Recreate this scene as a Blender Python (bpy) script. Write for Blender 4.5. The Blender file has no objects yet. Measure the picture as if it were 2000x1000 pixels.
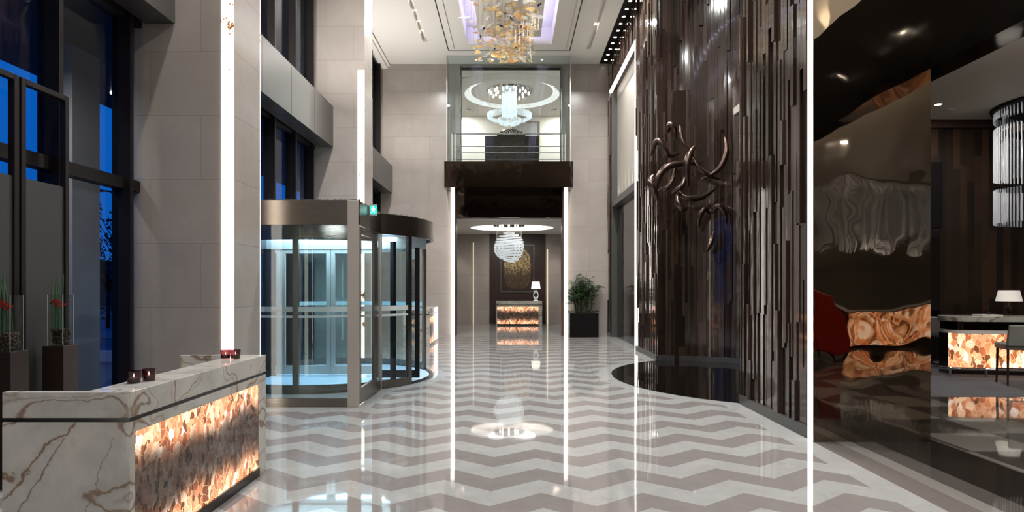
import bpy, math, random
from mathutils import Vector
random.seed(7)
C = bpy.context.scene.collection
PI = math.pi

# ------------------------------------------------------------------ materials
def lin(c):
    return tuple(((x/255)/12.92 if x/255 <= .04045 else ((x/255+.055)/1.055)**2.4) for x in c) + (1,)

def newmat(name):
    m = bpy.data.materials.new(name); m.use_nodes = True
    nt = m.node_tree; nt.nodes.clear()
    out = nt.nodes.new('ShaderNodeOutputMaterial')
    return m, nt, out

def N(nt, t, **kw):
    n = nt.nodes.new(t)
    for k, v in kw.items():
        if k in n.inputs: n.inputs[k].default_value = v
        else: setattr(n, k, v)
    return n

def L(nt, a, b): nt.links.new(a, b)

def MA(nt, op, a, b=None, c=None):
    n = nt.nodes.new('ShaderNodeMath'); n.operation = op
    for i, v in enumerate((a, b, c)):
        if v is None: continue
        if isinstance(v, (int, float)): n.inputs[i].default_value = v
        else: nt.links.new(v, n.inputs[i])
    return n.outputs[0]

def MIX(nt, f, a, b):
    n = nt.nodes.new('ShaderNodeMix'); n.data_type = 'RGBA'
    for i, v in ((0, f), (6, a), (7, b)):
        if isinstance(v, (int, float)): n.inputs[i].default_value = v
        elif isinstance(v, tuple): n.inputs[i].default_value = v
        else: nt.links.new(v, n.inputs[i])
    return n.outputs[2]

def ramp(nt, f, stops, interp='LINEAR'):
    r = nt.nodes.new('ShaderNodeValToRGB'); r.color_ramp.interpolation = interp
    el = r.color_ramp.elements
    while len(el) < len(stops): el.new(.5)
    for e, (p, c) in zip(el, stops):
        e.position = p; e.color = c
    nt.links.new(f, r.inputs[0])
    return r.outputs[0]

def bump(nt, h, strength, dist=.01):
    b = N(nt, 'ShaderNodeBump'); b.inputs['Strength'].default_value = strength; b.inputs['Distance'].default_value = dist
    L(nt, h, b.inputs['Height']); return b.outputs[0]

def coords(nt, kind='Object', scale=(1, 1, 1), loc=(0, 0, 0)):
    t = N(nt, 'ShaderNodeTexCoord'); mp = N(nt, 'ShaderNodeMapping')
    mp.inputs['Scale'].default_value = scale; mp.inputs['Location'].default_value = loc
    L(nt, t.outputs[kind], mp.inputs[0]); return mp.outputs[0]

def noise(nt, v, scale, detail=3, rough=.5, dist=0):
    n = N(nt, 'ShaderNodeTexNoise'); n.inputs['Scale'].default_value = scale
    n.inputs['Detail'].default_value = detail; n.inputs['Roughness'].default_value = rough
    n.inputs['Distortion'].default_value = dist
    if v is not None: L(nt, v, n.inputs['Vector'])
    return n

def princ(name, col, rough=.5, metal=0, spec=.5, coat=0, nscale=0, namt=0.0, bumpamt=0, bscale=20, emit=None, es=0, bstretch=(1,1,1), ior=1.5, bdist=.01):
    m, nt, out = newmat(name)
    p = N(nt, 'ShaderNodeBsdfPrincipled')
    p.inputs['Roughness'].default_value = rough; p.inputs['Metallic'].default_value = metal
    p.inputs['Specular IOR Level'].default_value = spec; p.inputs['Coat Weight'].default_value = coat
    p.inputs['Coat Roughness'].default_value = .03; p.inputs['IOR'].default_value = ior
    c = lin(col)
    p.inputs['Base Color'].default_value = c
    if nscale:
        n = noise(nt, coords(nt), nscale, 4)
        c2 = tuple(x*(1-namt) for x in c[:3])+(1,); c3 = tuple(min(1, x*(1+namt)) for x in c[:3])+(1,)
        L(nt, MIX(nt, n.outputs[0], c2, c3), p.inputs['Base Color'])
    if bumpamt:
        n = noise(nt, coords(nt, scale=bstretch), bscale, 2)
        L(nt, bump(nt, n.outputs[0], bumpamt, bdist), p.inputs['Normal'])
    if emit:
        p.inputs['Emission Color'].default_value = lin(emit); p.inputs['Emission Strength'].default_value = es
    L(nt, p.outputs[0], out.inputs[0])
    return m

def emis(name, col, s):
    m, nt, out = newmat(name)
    e = N(nt, 'ShaderNodeEmission'); e.inputs[0].default_value = lin(col); e.inputs[1].default_value = s
    L(nt, e.outputs[0], out.inputs[0]); return m

def glassmat(name, tint=(245, 250, 250), refl=1.0, rough=0.0, ior=1.5):
    m, nt, out = newmat(name)
    tr = N(nt, 'ShaderNodeBsdfTransparent'); tr.inputs[0].default_value = lin(tint)
    gl = N(nt, 'ShaderNodeBsdfGlossy'); gl.inputs['Roughness'].default_value = rough
    lw = N(nt, 'ShaderNodeLayerWeight'); lw.inputs[0].default_value = .5
    r0 = ((ior-1)/(ior+1))**2
    fz = MA(nt, 'ADD', MA(nt, 'MULTIPLY', MA(nt, 'POWER', lw.outputs['Facing'], 5), 1-r0), r0)
    mx = N(nt, 'ShaderNodeMixShader')
    L(nt, MA(nt, 'MULTIPLY', fz, refl), mx.inputs[0]); L(nt, tr.outputs[0], mx.inputs[1]); L(nt, gl.outputs[0], mx.inputs[2])
    L(nt, mx.outputs[0], out.inputs[0]); return m

def stone_wall():
    m, nt, out = newmat('polished_beige_stone')
    v = coords(nt)
    sx = N(nt, 'ShaderNodeSeparateXYZ'); L(nt, v, sx.inputs[0])
    p = N(nt, 'ShaderNodeBsdfPrincipled')
    n1 = noise(nt, v, 1.3, 6, .6, .6); n2 = noise(nt, v, 22, 3)
    base = MIX(nt, n1.outputs[0], lin((148, 139, 132)), lin((178, 169, 161)))
    base = MIX(nt, MA(nt, 'MULTIPLY', n2.outputs[0], .25), base, lin((132, 123, 116)))
    # horizontal courses and vertical joints
    z = MA(nt, 'FRACT', MA(nt, 'DIVIDE', MA(nt, 'ADD', sx.outputs[2], .12), .76))
    row = MA(nt, 'FLOOR', MA(nt, 'DIVIDE', MA(nt, 'ADD', sx.outputs[2], .12), .76))
    off = MA(nt, 'MULTIPLY', MA(nt, 'MODULO', row, 2), .6)
    h = MA(nt, 'ADD', MA(nt, 'ADD', sx.outputs[0], sx.outputs[1]), off)
    hh = MA(nt, 'FRACT', MA(nt, 'DIVIDE', h, 1.2))
    j = MA(nt, 'MAXIMUM', MA(nt, 'LESS_THAN', z, .008), MA(nt, 'LESS_THAN', hh, .004))
    wn = N(nt, 'ShaderNodeTexWhiteNoise'); wn.noise_dimensions = '2D'
    cb = N(nt, 'ShaderNodeCombineXYZ'); L(nt, row, cb.inputs[0]); L(nt, MA(nt, 'FLOOR', MA(nt, 'DIVIDE', h, 1.2)), cb.inputs[1]); L(nt, cb.outputs[0], wn.inputs[0])
    base = MIX(nt, MA(nt, 'MULTIPLY', wn.outputs[0], .3), base, lin((140, 131, 124)))
    col = MIX(nt, MA(nt, 'MULTIPLY', j, .45), base, lin((60, 55, 50)))
    L(nt, col, p.inputs['Base Color']); p.inputs['Roughness'].default_value = .24
    n3 = noise(nt, v, 3.0, 1)
    L(nt, bump(nt, n3.outputs[0], .12, .01), p.inputs['Normal'])
    L(nt, p.outputs[0], out.inputs[0]); return m

def floor_mat():
    m, nt, out = newmat('polished_chevron_marble')
    v = coords(nt); s = N(nt, 'ShaderNodeSeparateXYZ'); L(nt, v, s.inputs[0]); X, Y = s.outputs[0], s.outputs[1]
    tri = MA(nt, 'PINGPONG', MA(nt, 'ADD', X, .171), .405)
    ya = MA(nt, 'SUBTRACT', Y, MA(nt, 'MULTIPLY', tri, .74))
    fr = MA(nt, 'FRACT', MA(nt, 'DIVIDE', MA(nt, 'SUBTRACT', ya, 4.618), .666))
    light = MA(nt, 'LESS_THAN', fr, .5)
    def dist(cx, cy):
        dx = MA(nt, 'SUBTRACT', X, cx); dy = MA(nt, 'SUBTRACT', Y, cy)
        return MA(nt, 'SQRT', MA(nt, 'ADD', MA(nt, 'MULTIPLY', dx, dx), MA(nt, 'MULTIPLY', dy, dy)))
    masks = [MA(nt, 'GREATER_THAN', X, 2.95),
             MA(nt, 'LESS_THAN', dist(4.81, 11.2), 3.22),
             MA(nt, 'LESS_THAN', dist(-3.33, 11.3), 2.12),
             MA(nt, 'MULTIPLY', MA(nt, 'LESS_THAN', X, -1.93), MA(nt, 'MULTIPLY', MA(nt, 'GREATER_THAN', Y, 8.1), MA(nt, 'LESS_THAN', Y, 14.5))),
             MA(nt, 'GREATER_THAN', Y, 20.6)]
    b = masks[0]
    for k in masks[1:]: b = MA(nt, 'MAXIMUM', b, k)
    light = MA(nt, 'MAXIMUM', light, b)
    n1 = noise(nt, v, 3.5, 6, .6, 1.0); n2 = noise(nt, v, 1.0, 5, .55, 2.0)
    lc = MIX(nt, n1.outputs[0], lin((130, 130, 128)), lin((156, 156, 154)))
    dc = MIX(nt, n1.outputs[0], lin((108, 103, 101)), lin((126, 120, 118)))
    vein = MA(nt, 'LESS_THAN', MA(nt, 'ABSOLUTE', MA(nt, 'SUBTRACT', n2.outputs[0], .5)), .006)
    lc = MIX(nt, MA(nt, 'MULTIPLY', vein, .3), lc, lin((140, 125, 112)))
    col = MIX(nt, light, dc, lc)
    # stone borders along the lounge opening, with shade and reflections painted into the tones
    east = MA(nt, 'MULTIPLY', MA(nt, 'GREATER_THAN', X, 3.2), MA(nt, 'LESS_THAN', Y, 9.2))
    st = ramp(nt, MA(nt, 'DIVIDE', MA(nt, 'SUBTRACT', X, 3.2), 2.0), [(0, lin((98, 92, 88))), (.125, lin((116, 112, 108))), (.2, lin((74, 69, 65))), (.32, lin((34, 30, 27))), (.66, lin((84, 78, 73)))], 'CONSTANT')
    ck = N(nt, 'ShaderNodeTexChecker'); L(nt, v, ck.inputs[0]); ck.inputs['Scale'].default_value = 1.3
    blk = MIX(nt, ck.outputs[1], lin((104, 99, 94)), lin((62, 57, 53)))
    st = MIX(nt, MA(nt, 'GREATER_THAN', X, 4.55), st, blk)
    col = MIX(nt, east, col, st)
    p = N(nt, 'ShaderNodeBsdfPrincipled'); L(nt, col, p.inputs['Base Color'])
    p.inputs['Roughness'].default_value = .035; p.inputs['IOR'].default_value = 1.55
    n3 = noise(nt, v, 2.2, 1)
    L(nt, bump(nt, n3.outputs[0], .10, .006), p.inputs['Normal'])
    L(nt, p.outputs[0], out.inputs[0]); return m

def marble():
    m, nt, out = newmat('gold_veined_white_marble')
    v = coords(nt)
    n0 = noise(nt, v, 3.2, 5, .6)
    sc = N(nt, 'ShaderNodeVectorMath'); sc.operation = 'SCALE'; L(nt, n0.outputs[1], sc.inputs[0]); sc.inputs[3].default_value = .16
    mx = N(nt, 'ShaderNodeVectorMath'); mx.operation = 'ADD'; L(nt, v, mx.inputs[0]); L(nt, sc.outputs[0], mx.inputs[1])
    mp = N(nt, 'ShaderNodeMapping'); mp.vector_type = 'POINT'; mp.inputs['Rotation'].default_value = (.5, math.radians(52), .2); mp.inputs['Scale'].default_value = (.5, 1.6, 2.3); mp.inputs['Location'].default_value = (.3, .7, .15)
    L(nt, mx.outputs[0], mp.inputs[0])
    n1 = noise(nt, mp.outputs[0], 1.5, 1, .4, .2)
    d = MA(nt, 'ABSOLUTE', MA(nt, 'SUBTRACT', n1.outputs[0], .5))
    vein = ramp(nt, d, [(0, (.85, .85, .85, 1)), (.006, (.7, .7, .7, 1)), (.012, (.1, .1, .1, 1)), (.05, (0, 0, 0, 1))])
    d2 = MA(nt, 'ABSOLUTE', MA(nt, 'SUBTRACT', n1.outputs[0], .57))
    vein2 = ramp(nt, d2, [(0, (.6, .6, .6, 1)), (.004, (.3, .3, .3, 1)), (.02, (0, 0, 0, 1))])
    n3 = noise(nt, mx.outputs[0], 2.6, 6, .65)
    cloud = ramp(nt, n3.outputs[0], [(.25, lin((146, 145, 138))), (.45, lin((168, 166, 159))), (.62, lin((180, 176, 168))), (.70, lin((162, 140, 112))), (.78, lin((126, 96, 66)))])
    n4 = noise(nt, v, 9, 4)
    vc = MIX(nt, n4.outputs[0], lin((74, 52, 36)), lin((128, 96, 66)))
    s3 = N(nt, 'ShaderNodeSeparateXYZ'); L(nt, v, s3.inputs[0]); nb = MA(nt, 'SUBTRACT', noise(nt, v, 4.5, 4, .6).outputs[0], .5)
    def line(slope, x0, z0, amp, wd, xm):
        q_ = MA(nt, 'SUBTRACT', MA(nt, 'SUBTRACT', s3.outputs[2], z0), MA(nt, 'MULTIPLY', MA(nt, 'SUBTRACT', s3.outputs[0], x0), slope))
        q_ = MA(nt, 'ABSOLUTE', MA(nt, 'ADD', q_, MA(nt, 'MULTIPLY', nb, amp)))
        k_ = ramp(nt, q_, [(0, (.9, .9, .9, 1)), (wd*.7, (.7, .7, .7, 1)), (wd*1.2, (.1, .1, .1, 1)), (wd*4, (0, 0, 0, 1))])
        return MA(nt, 'MULTIPLY', k_, MA(nt, 'MULTIPLY', MA(nt, 'LESS_THAN', s3.outputs[2], .87), MA(nt, 'LESS_THAN', s3.outputs[0], xm)))
    own = MA(nt, 'MAXIMUM', line(1.15, -.34, .87, .34, .013, -.1), line(1.7, -.36, .82, .22, .007, -.38))
    own = MA(nt, 'MAXIMUM', own, line(2.6, -.15, .62, .5, .006, -.09))
    col = MIX(nt, MA(nt, 'MAXIMUM', MA(nt, 'MAXIMUM', vein, vein2), own), cloud, vc)
    p = N(nt, 'ShaderNodeBsdfPrincipled'); L(nt, col, p.inputs['Base Color']); p.inputs['Roughness'].default_value = .09
    L(nt, p.outputs[0], out.inputs[0]); return m

def agate(name, zlo, zhi, bands=True, strength=2.0, scale=23):
    m, nt, out = newmat(name)
    v = coords(nt, scale=(1, 1, .6)); n0 = noise(nt, v, 7, 3)
    sc = N(nt, 'ShaderNodeVectorMath'); sc.operation = 'SCALE'; L(nt, n0.outputs[1], sc.inputs[0]); sc.inputs[3].default_value = .16
    ad = N(nt, 'ShaderNodeVectorMath'); ad.operation = 'ADD'; L(nt, v, ad.inputs[0]); L(nt, sc.outputs[0], ad.inputs[1])
    vo = N(nt, 'ShaderNodeTexVoronoi'); vo.inputs['Scale'].default_value = scale; L(nt, ad.outputs[0], vo.inputs[0])
    ve = N(nt, 'ShaderNodeTexVoronoi'); ve.feature = 'DISTANCE_TO_EDGE'; ve.inputs['Scale'].default_value = scale; L(nt, ad.outputs[0], ve.inputs[0])
    s = N(nt, 'ShaderNodeSeparateColor'); L(nt, vo.outputs['Color'], s.inputs[0])
    cell = ramp(nt, s.outputs[0], [(0, lin((28, 16, 12))), (.08, lin((52, 24, 14))), (.13, lin((150, 78, 48))), (.32, lin((205, 130, 88))), (.55, lin((232, 168, 124))), (.78, lin((246, 208, 172))), (.92, lin((255, 238, 220)))], 'CONSTANT')
    rings = MA(nt, 'SINE', MA(nt, 'ADD', MA(nt, 'MULTIPLY', vo.outputs['Distance'], 34), MA(nt, 'MULTIPLY', s.outputs[1], 6)))
    cell = MIX(nt, MA(nt, 'MULTIPLY', MA(nt, 'GREATER_THAN', rings, .45), .38), cell, lin((96, 46, 24)))
    n2 = noise(nt, v, 40, 5, .7)
    cell = MIX(nt, MA(nt, 'MULTIPLY', n2.outputs[0], .5), cell, lin((190, 110, 70)))
    edge = MA(nt, 'LESS_THAN', ve.outputs[0], .03)
    col = MIX(nt, MA(nt, 'MULTIPLY', edge, .55), cell, lin((255, 205, 150)))
    p = N(nt, 'ShaderNodeBsdfPrincipled'); p.inputs['Roughness'].default_value = .08
    sz = N(nt, 'ShaderNodeSeparateXYZ'); tc = coords(nt); L(nt, tc, sz.inputs[0])
    z = MA(nt, 'DIVIDE', MA(nt, 'SUBTRACT', sz.outputs[2], zlo), zhi-zlo)
    zz = MA(nt, 'ADD', z, MA(nt, 'MULTIPLY', MA(nt, 'SUBTRACT', noise(nt, v, 3.5, 3).outputs[0], .5), .3))
    if bands:   # the backlight tubes run along the top and the bottom of the box behind the stone
        g = ramp(nt, zz, [(0, (1, 1, 1, 1)), (.14, (.8, .8, .8, 1)), (.27, (.12, .12, .12, 1)), (.36, (.03, .03, .03, 1)), (.5, (.016, .016, .016, 1)), (.64, (.03, .03, .03, 1)), (.72, (.13, .13, .13, 1)), (.84, (.8, .8, .8, 1)), (1, (1, 1, 1, 1))])
        L(nt, MA(nt, 'MULTIPLY', g, strength), p.inputs['Emission Strength'])
        hs = N(nt, 'ShaderNodeHueSaturation'); hs.inputs['Saturation'].default_value = .4; hs.inputs['Value'].default_value = .10; L(nt, col, hs.inputs['Color'])
        L(nt, hs.outputs[0], p.inputs['Base Color'])
    else:
        g = ramp(nt, noise(nt, v, 3, 2).outputs[0], [(.35, (.55, .55, .55, 1)), (.75, (1.3, 1.3, 1.3, 1))])
        L(nt, MA(nt, 'MULTIPLY', g, strength), p.inputs['Emission Strength']); L(nt, MIX(nt, .6, col, (0, 0, 0, 1)), p.inputs['Base Color'])
    L(nt, col, p.inputs['Emission Color'])
    L(nt, p.outputs[0], out.inputs[0]); return m

def onyx(name, s=3.2, patch=True):
    m, nt, out = newmat(name)
    v = coords(nt); n = noise(nt, v, 1.6, 5, .7, .6)
    sz = N(nt, 'ShaderNodeSeparateXYZ'); L(nt, v, sz.inputs[0])
    jn = MA(nt, 'LESS_THAN', MA(nt, 'FRACT', MA(nt, 'DIVIDE', sz.outputs[2], 1.3)), .006)
    if patch: c = ramp(nt, n.outputs[0], [(.36, lin((50, 30, 18))), (.40, lin((110, 76, 46))), (.415, lin((255, 243, 226))), (.8, lin((255, 252, 246)))])
    else: c = ramp(nt, n.outputs[0], [(.2, lin((255, 240, 220))), (.6, lin((255, 250, 244)))])
    c = MIX(nt, MA(nt, 'MULTIPLY', jn, .6), c, lin((120, 90, 60)))
    e = N(nt, 'ShaderNodeEmission'); L(nt, c, e.inputs[0]); e.inputs[1].default_value = s
    L(nt, e.outputs[0], out.inputs[0]); return m

def slat_mat():
    m, nt, out = newmat('lacquered_dark_timber')
    g = N(nt, 'ShaderNodeNewGeometry'); v = coords(nt, scale=(30, 30, 1.2))
    n = noise(nt, v, 1, 4)
    c = ramp(nt, g.outputs['Random Per Island'], [(0, lin((29, 21, 17))), (.4, lin((46, 34, 28))), (.8, lin((61, 47, 40))), (1, lin((80, 64, 56)))])
    c = MIX(nt, MA(nt, 'MULTIPLY', n.outputs[0], .5), c, lin((34, 24, 20)))
    p = N(nt, 'ShaderNodeBsdfPrincipled'); L(nt, c, p.inputs['Base Color'])
    p.inputs['Roughness'].default_value = .10; p.inputs['IOR'].default_value = 1.6; p.inputs['Coat Weight'].default_value = .5; p.inputs['Coat Roughness'].default_value = .03
    v2 = coords(nt, scale=(6, 6, 1.6)); L(nt, bump(nt, noise(nt, v2, 1.5, 1).outputs[0], .25, .01), p.inputs['Normal'])
    L(nt, p.outputs[0], out.inputs[0]); return m

def planks():
    m, nt, out = newmat('dark_walnut_boards')
    v = coords(nt, scale=(1, 1, 1)); s = N(nt, 'ShaderNodeSeparateXYZ'); L(nt, v, s.inputs[0])
    col_i = MA(nt, 'FLOOR', MA(nt, 'DIVIDE', MA(nt, 'ADD', s.outputs[0], s.outputs[1]), .16))
    wn = N(nt, 'ShaderNodeTexWhiteNoise'); wn.noise_dimensions = '1D'; L(nt, col_i, wn.inputs['W'])
    row = MA(nt, 'FLOOR', MA(nt, 'ADD', MA(nt, 'DIVIDE', s.outputs[2], 1.5), MA(nt, 'MULTIPLY', wn.outputs[0], 5)))
    w2 = N(nt, 'ShaderNodeTexWhiteNoise'); w2.noise_dimensions = '2D'; cb = N(nt, 'ShaderNodeCombineXYZ'); L(nt, col_i, cb.inputs[0]); L(nt, row, cb.inputs[1]); L(nt, cb.outputs[0], w2.inputs[0])
    c = ramp(nt, w2.outputs[0], [(0, lin((20, 13, 9))), (.5, lin((34, 23, 15))), (1, lin((54, 38, 26)))])
    p = N(nt, 'ShaderNodeBsdfPrincipled'); L(nt, c, p.inputs['Base Color']); p.inputs['Roughness'].default_value = .3
    L(nt, p.outputs[0], out.inputs[0]); return m

def gold_art():
    m, nt, out = newmat('gold_fleck_painting')
    t = N(nt, 'ShaderNodeTexCoord'); s = N(nt, 'ShaderNodeSeparateXYZ'); L(nt, t.outputs['Generated'], s.inputs[0])
    x = MA(nt, 'SUBTRACT', s.outputs[0], .5); z = MA(nt, 'SUBTRACT', s.outputs[2], .5)
    d = MA(nt, 'ADD', MA(nt, 'POWER', MA(nt, 'ABSOLUTE', MA(nt, 'MULTIPLY', x, 2.3)), 3), MA(nt, 'POWER', MA(nt, 'ABSOLUTE', MA(nt, 'MULTIPLY', z, 2.15)), 3))
    inside = ramp(nt, d, [(.8, (1, 1, 1, 1)), (1, (0, 0, 0, 1))])
    v = coords(nt, scale=(1, 1, .3)); n = noise(nt, v, 28, 4, .7, 1.5); n2 = noise(nt, coords(nt), 9, 3)
    fl = ramp(nt, n.outputs[0], [(.46, lin((40, 28, 20))), (.52, lin((150, 124, 76))), (.6, lin((214, 190, 130)))])
    f2 = MA(nt, 'MULTIPLY', inside, ramp(nt, MA(nt, 'ADD', z, MA(nt, 'MULTIPLY', n2.outputs[0], .3)), [(.0, (.15, .15, .15, 1)), (.2, (1, 1, 1, 1))]))
    c = MIX(nt, f2, lin((44, 26, 18)), fl)
    p = N(nt, 'ShaderNodeBsdfPrincipled'); L(nt, c, p.inputs['Base Color']); p.inputs['Roughness'].default_value = .4
    L(nt, p.outputs[0], out.inputs[0]); return m

M = dict(
    stone=stone_wall(), floor=floor_mat(), marble=marble(), slats=slat_mat(), planks=planks(), art=gold_art(),
    ceil=princ('matt_warm_white_plaster', (226, 222, 214), .6),
    cream=princ('cream_plaster', (226, 218, 204), .5),
    beige=princ('pale_beige_panel', (168, 162, 152), .35, nscale=2, namt=.06),
    covew=princ('white_cove_plaster', (225, 222, 232), .6),
    groove=princ('gap_shade_strip', (16, 16, 16), .6),
    darkframe=princ('dark_bronze_frame', (20, 15, 15), .5, spec=.2),
    steel=princ('brushed_steel', (128, 120, 112), .24, metal=1, bumpamt=.15, bscale=6, bstretch=(1, 1, 60)),
    steelflat=princ('satin_steel', (184, 176, 168), .38, metal=.6),
    chrome=princ('polished_chrome', (190, 190, 190), .08, metal=1),
    fascia=princ('satin_grey_metal', (98, 97, 95), .34, metal=.75),
    black=princ('black_lacquer', (10, 8, 7), .06, spec=.6, bumpamt=.12, bscale=1.6, bdist=.02),
    blackmatt=princ('matt_black', (8, 5, 5), .5, spec=.15),
    balc=princ('dark_bronze_gloss', (64, 55, 49), .05, metal=1, bumpamt=.25, bscale=1.5, bdist=.03),
    bmirror=princ('wavy_bronze_mirror', (140, 127, 112), .02, metal=1, bumpamt=.45, bscale=1.0, bdist=.04),
    pool=princ('black_pool_water', (12, 9, 8), .015, ior=1.5, bumpamt=.04, bscale=6),
    glass=glassmat('clear_glass'), wglass=glassmat('window_glass', (215, 222, 232)), vglass=glassmat('vase_glass', (250, 252, 251), ior=1.6),
    smoke=glassmat('smoky_votive_glass', (196, 160, 164), ior=1.6),
    frost=princ('frosted_band', (190, 196, 196), .5),
    onyx=onyx('backlit_onyx', 3.4), onyxplain=onyx('backlit_white_onyx', 3.2, False),
    agate=agate('backlit_agate', .075, .80, True, 1.9), agatebar=agate('backlit_agate_bar', .2, .9, False, 1.7, 12),
    led=emis('led_strip', (255, 244, 230), 5), ledcool=emis('cove_led', (226, 222, 255), 7), lamp=emis('downlight_lens', (255, 240, 220), 14),
    ledoval=emis('oval_cove_glow', (255, 250, 244), 1.4),
    shade=princ('white_fabric_shade', (235, 230, 222), .7, emit=(255, 244, 226), es=.75),
    shade2=princ('grey_white_fabric_shade', (215, 212, 206), .7, emit=(255, 244, 230), es=.25),
    crystal=princ('crystal', (235, 240, 242), .08, spec=.8, emit=(235, 242, 248), es=.16),
    crystalbright=princ('lit_crystal', (240, 246, 248), .08, spec=.8, emit=(230, 244, 250), es=.32),
    crystaldim=princ('grey_crystal', (190, 192, 196), .1, spec=.8, emit=(210, 215, 225), es=.04),
    kick=princ('black_plinth', (18, 15, 14), .2),
    bronze=princ('aged_bronze', (92, 76, 68), .25, metal=.9, nscale=14, namt=.4),
    bronzedark=princ('dark_brown_pedestal', (40, 30, 26), .28, nscale=6, namt=.3),
    brownwall=princ('dark_brown_panelling', (50, 33, 28), .35),
    leaf=princ('palm_leaf', (44, 66, 34), .35, nscale=5, namt=.5), stem=princ('palm_cane', (54, 58, 34), .6),
    reed=princ('green_reed', (52, 84, 58), .4), red=princ('red_anthurium', (205, 44, 24), .25),
    pebbles=princ('brown_pebbles', (56, 40, 30), .6, nscale=60, namt=.7),
    carpet=princ('grey_carpet', (76, 76, 80), .95, nscale=1.6, namt=.35),
    whiteleather=princ('white_leather', (214, 214, 210), .4), greyleather=princ('grey_leather', (120, 120, 116), .45),
    redleather=princ('red_leather', (130, 22, 10), .35), walnut=princ('dark_walnut', (34, 24, 20), .3),
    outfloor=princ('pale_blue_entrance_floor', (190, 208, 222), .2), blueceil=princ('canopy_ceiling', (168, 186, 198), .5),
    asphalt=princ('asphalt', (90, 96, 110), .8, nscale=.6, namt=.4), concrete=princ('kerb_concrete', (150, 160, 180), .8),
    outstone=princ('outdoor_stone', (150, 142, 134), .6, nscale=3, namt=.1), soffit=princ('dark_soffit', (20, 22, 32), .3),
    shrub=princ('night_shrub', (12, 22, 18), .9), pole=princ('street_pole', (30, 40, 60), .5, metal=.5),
    flame=emis('candle_flame', (255, 214, 190), 9), wax=princ('candle_wax', (66, 34, 38), .3),
    exitg=emis('exit_sign_face', (40, 200, 190), 1.3), exitw=emis('exit_sign_mark', (225, 255, 250), 2.2),
    gold=princ('champagne_frame', (150, 130, 104), .3, metal=.6), mat_white=princ('picture_mount', (170, 168, 162), .6),
    amber=None, gravel=princ('dark_grit', (74, 76, 76), .9, nscale=50, namt=.6),
    mesh=princ('woven_mesh_screen', (40, 40, 40), .6, nscale=40, namt=.2),
    strap=princ('white_enamel', (210, 206, 200), .3),
)
def colglass(name, tint, body, mixf=.45):
    m, nt, out = newmat(name)
    tr = N(nt, 'ShaderNodeBsdfTransparent'); tr.inputs[0].default_value = lin(tint)
    p = N(nt, 'ShaderNodeBsdfPrincipled'); p.inputs['Base Color'].default_value = lin(body); p.inputs['Roughness'].default_value = .06
    tl = N(nt, 'ShaderNodeBsdfTranslucent'); tl.inputs[0].default_value = lin(body)
    a = N(nt, 'ShaderNodeMixShader'); a.inputs[0].default_value = .5; L(nt, p.outputs[0], a.inputs[1]); L(nt, tl.outputs[0], a.inputs[2])
    b = N(nt, 'ShaderNodeMixShader'); b.inputs[0].default_value = mixf; L(nt, tr.outputs[0], b.inputs[1]); L(nt, a.outputs[0], b.inputs[2])
    L(nt, b.outputs[0], out.inputs[0]); return m
M['amber'] = colglass('amber_glass', (250, 225, 175), (244, 212, 150), .55)
M['orange'] = colglass('orange_glass', (250, 205, 160), (240, 184, 128), .6)
M['clearbeads'] = colglass('clear_art_glass', (245, 245, 240), (240, 240, 236), .4)
M['honey'] = colglass('honey_glass', (245, 225, 170), (230, 212, 166), .5)
M['bluegl'] = colglass('cobalt_glass', (40, 40, 140), (24, 22, 90), .9)

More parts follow.
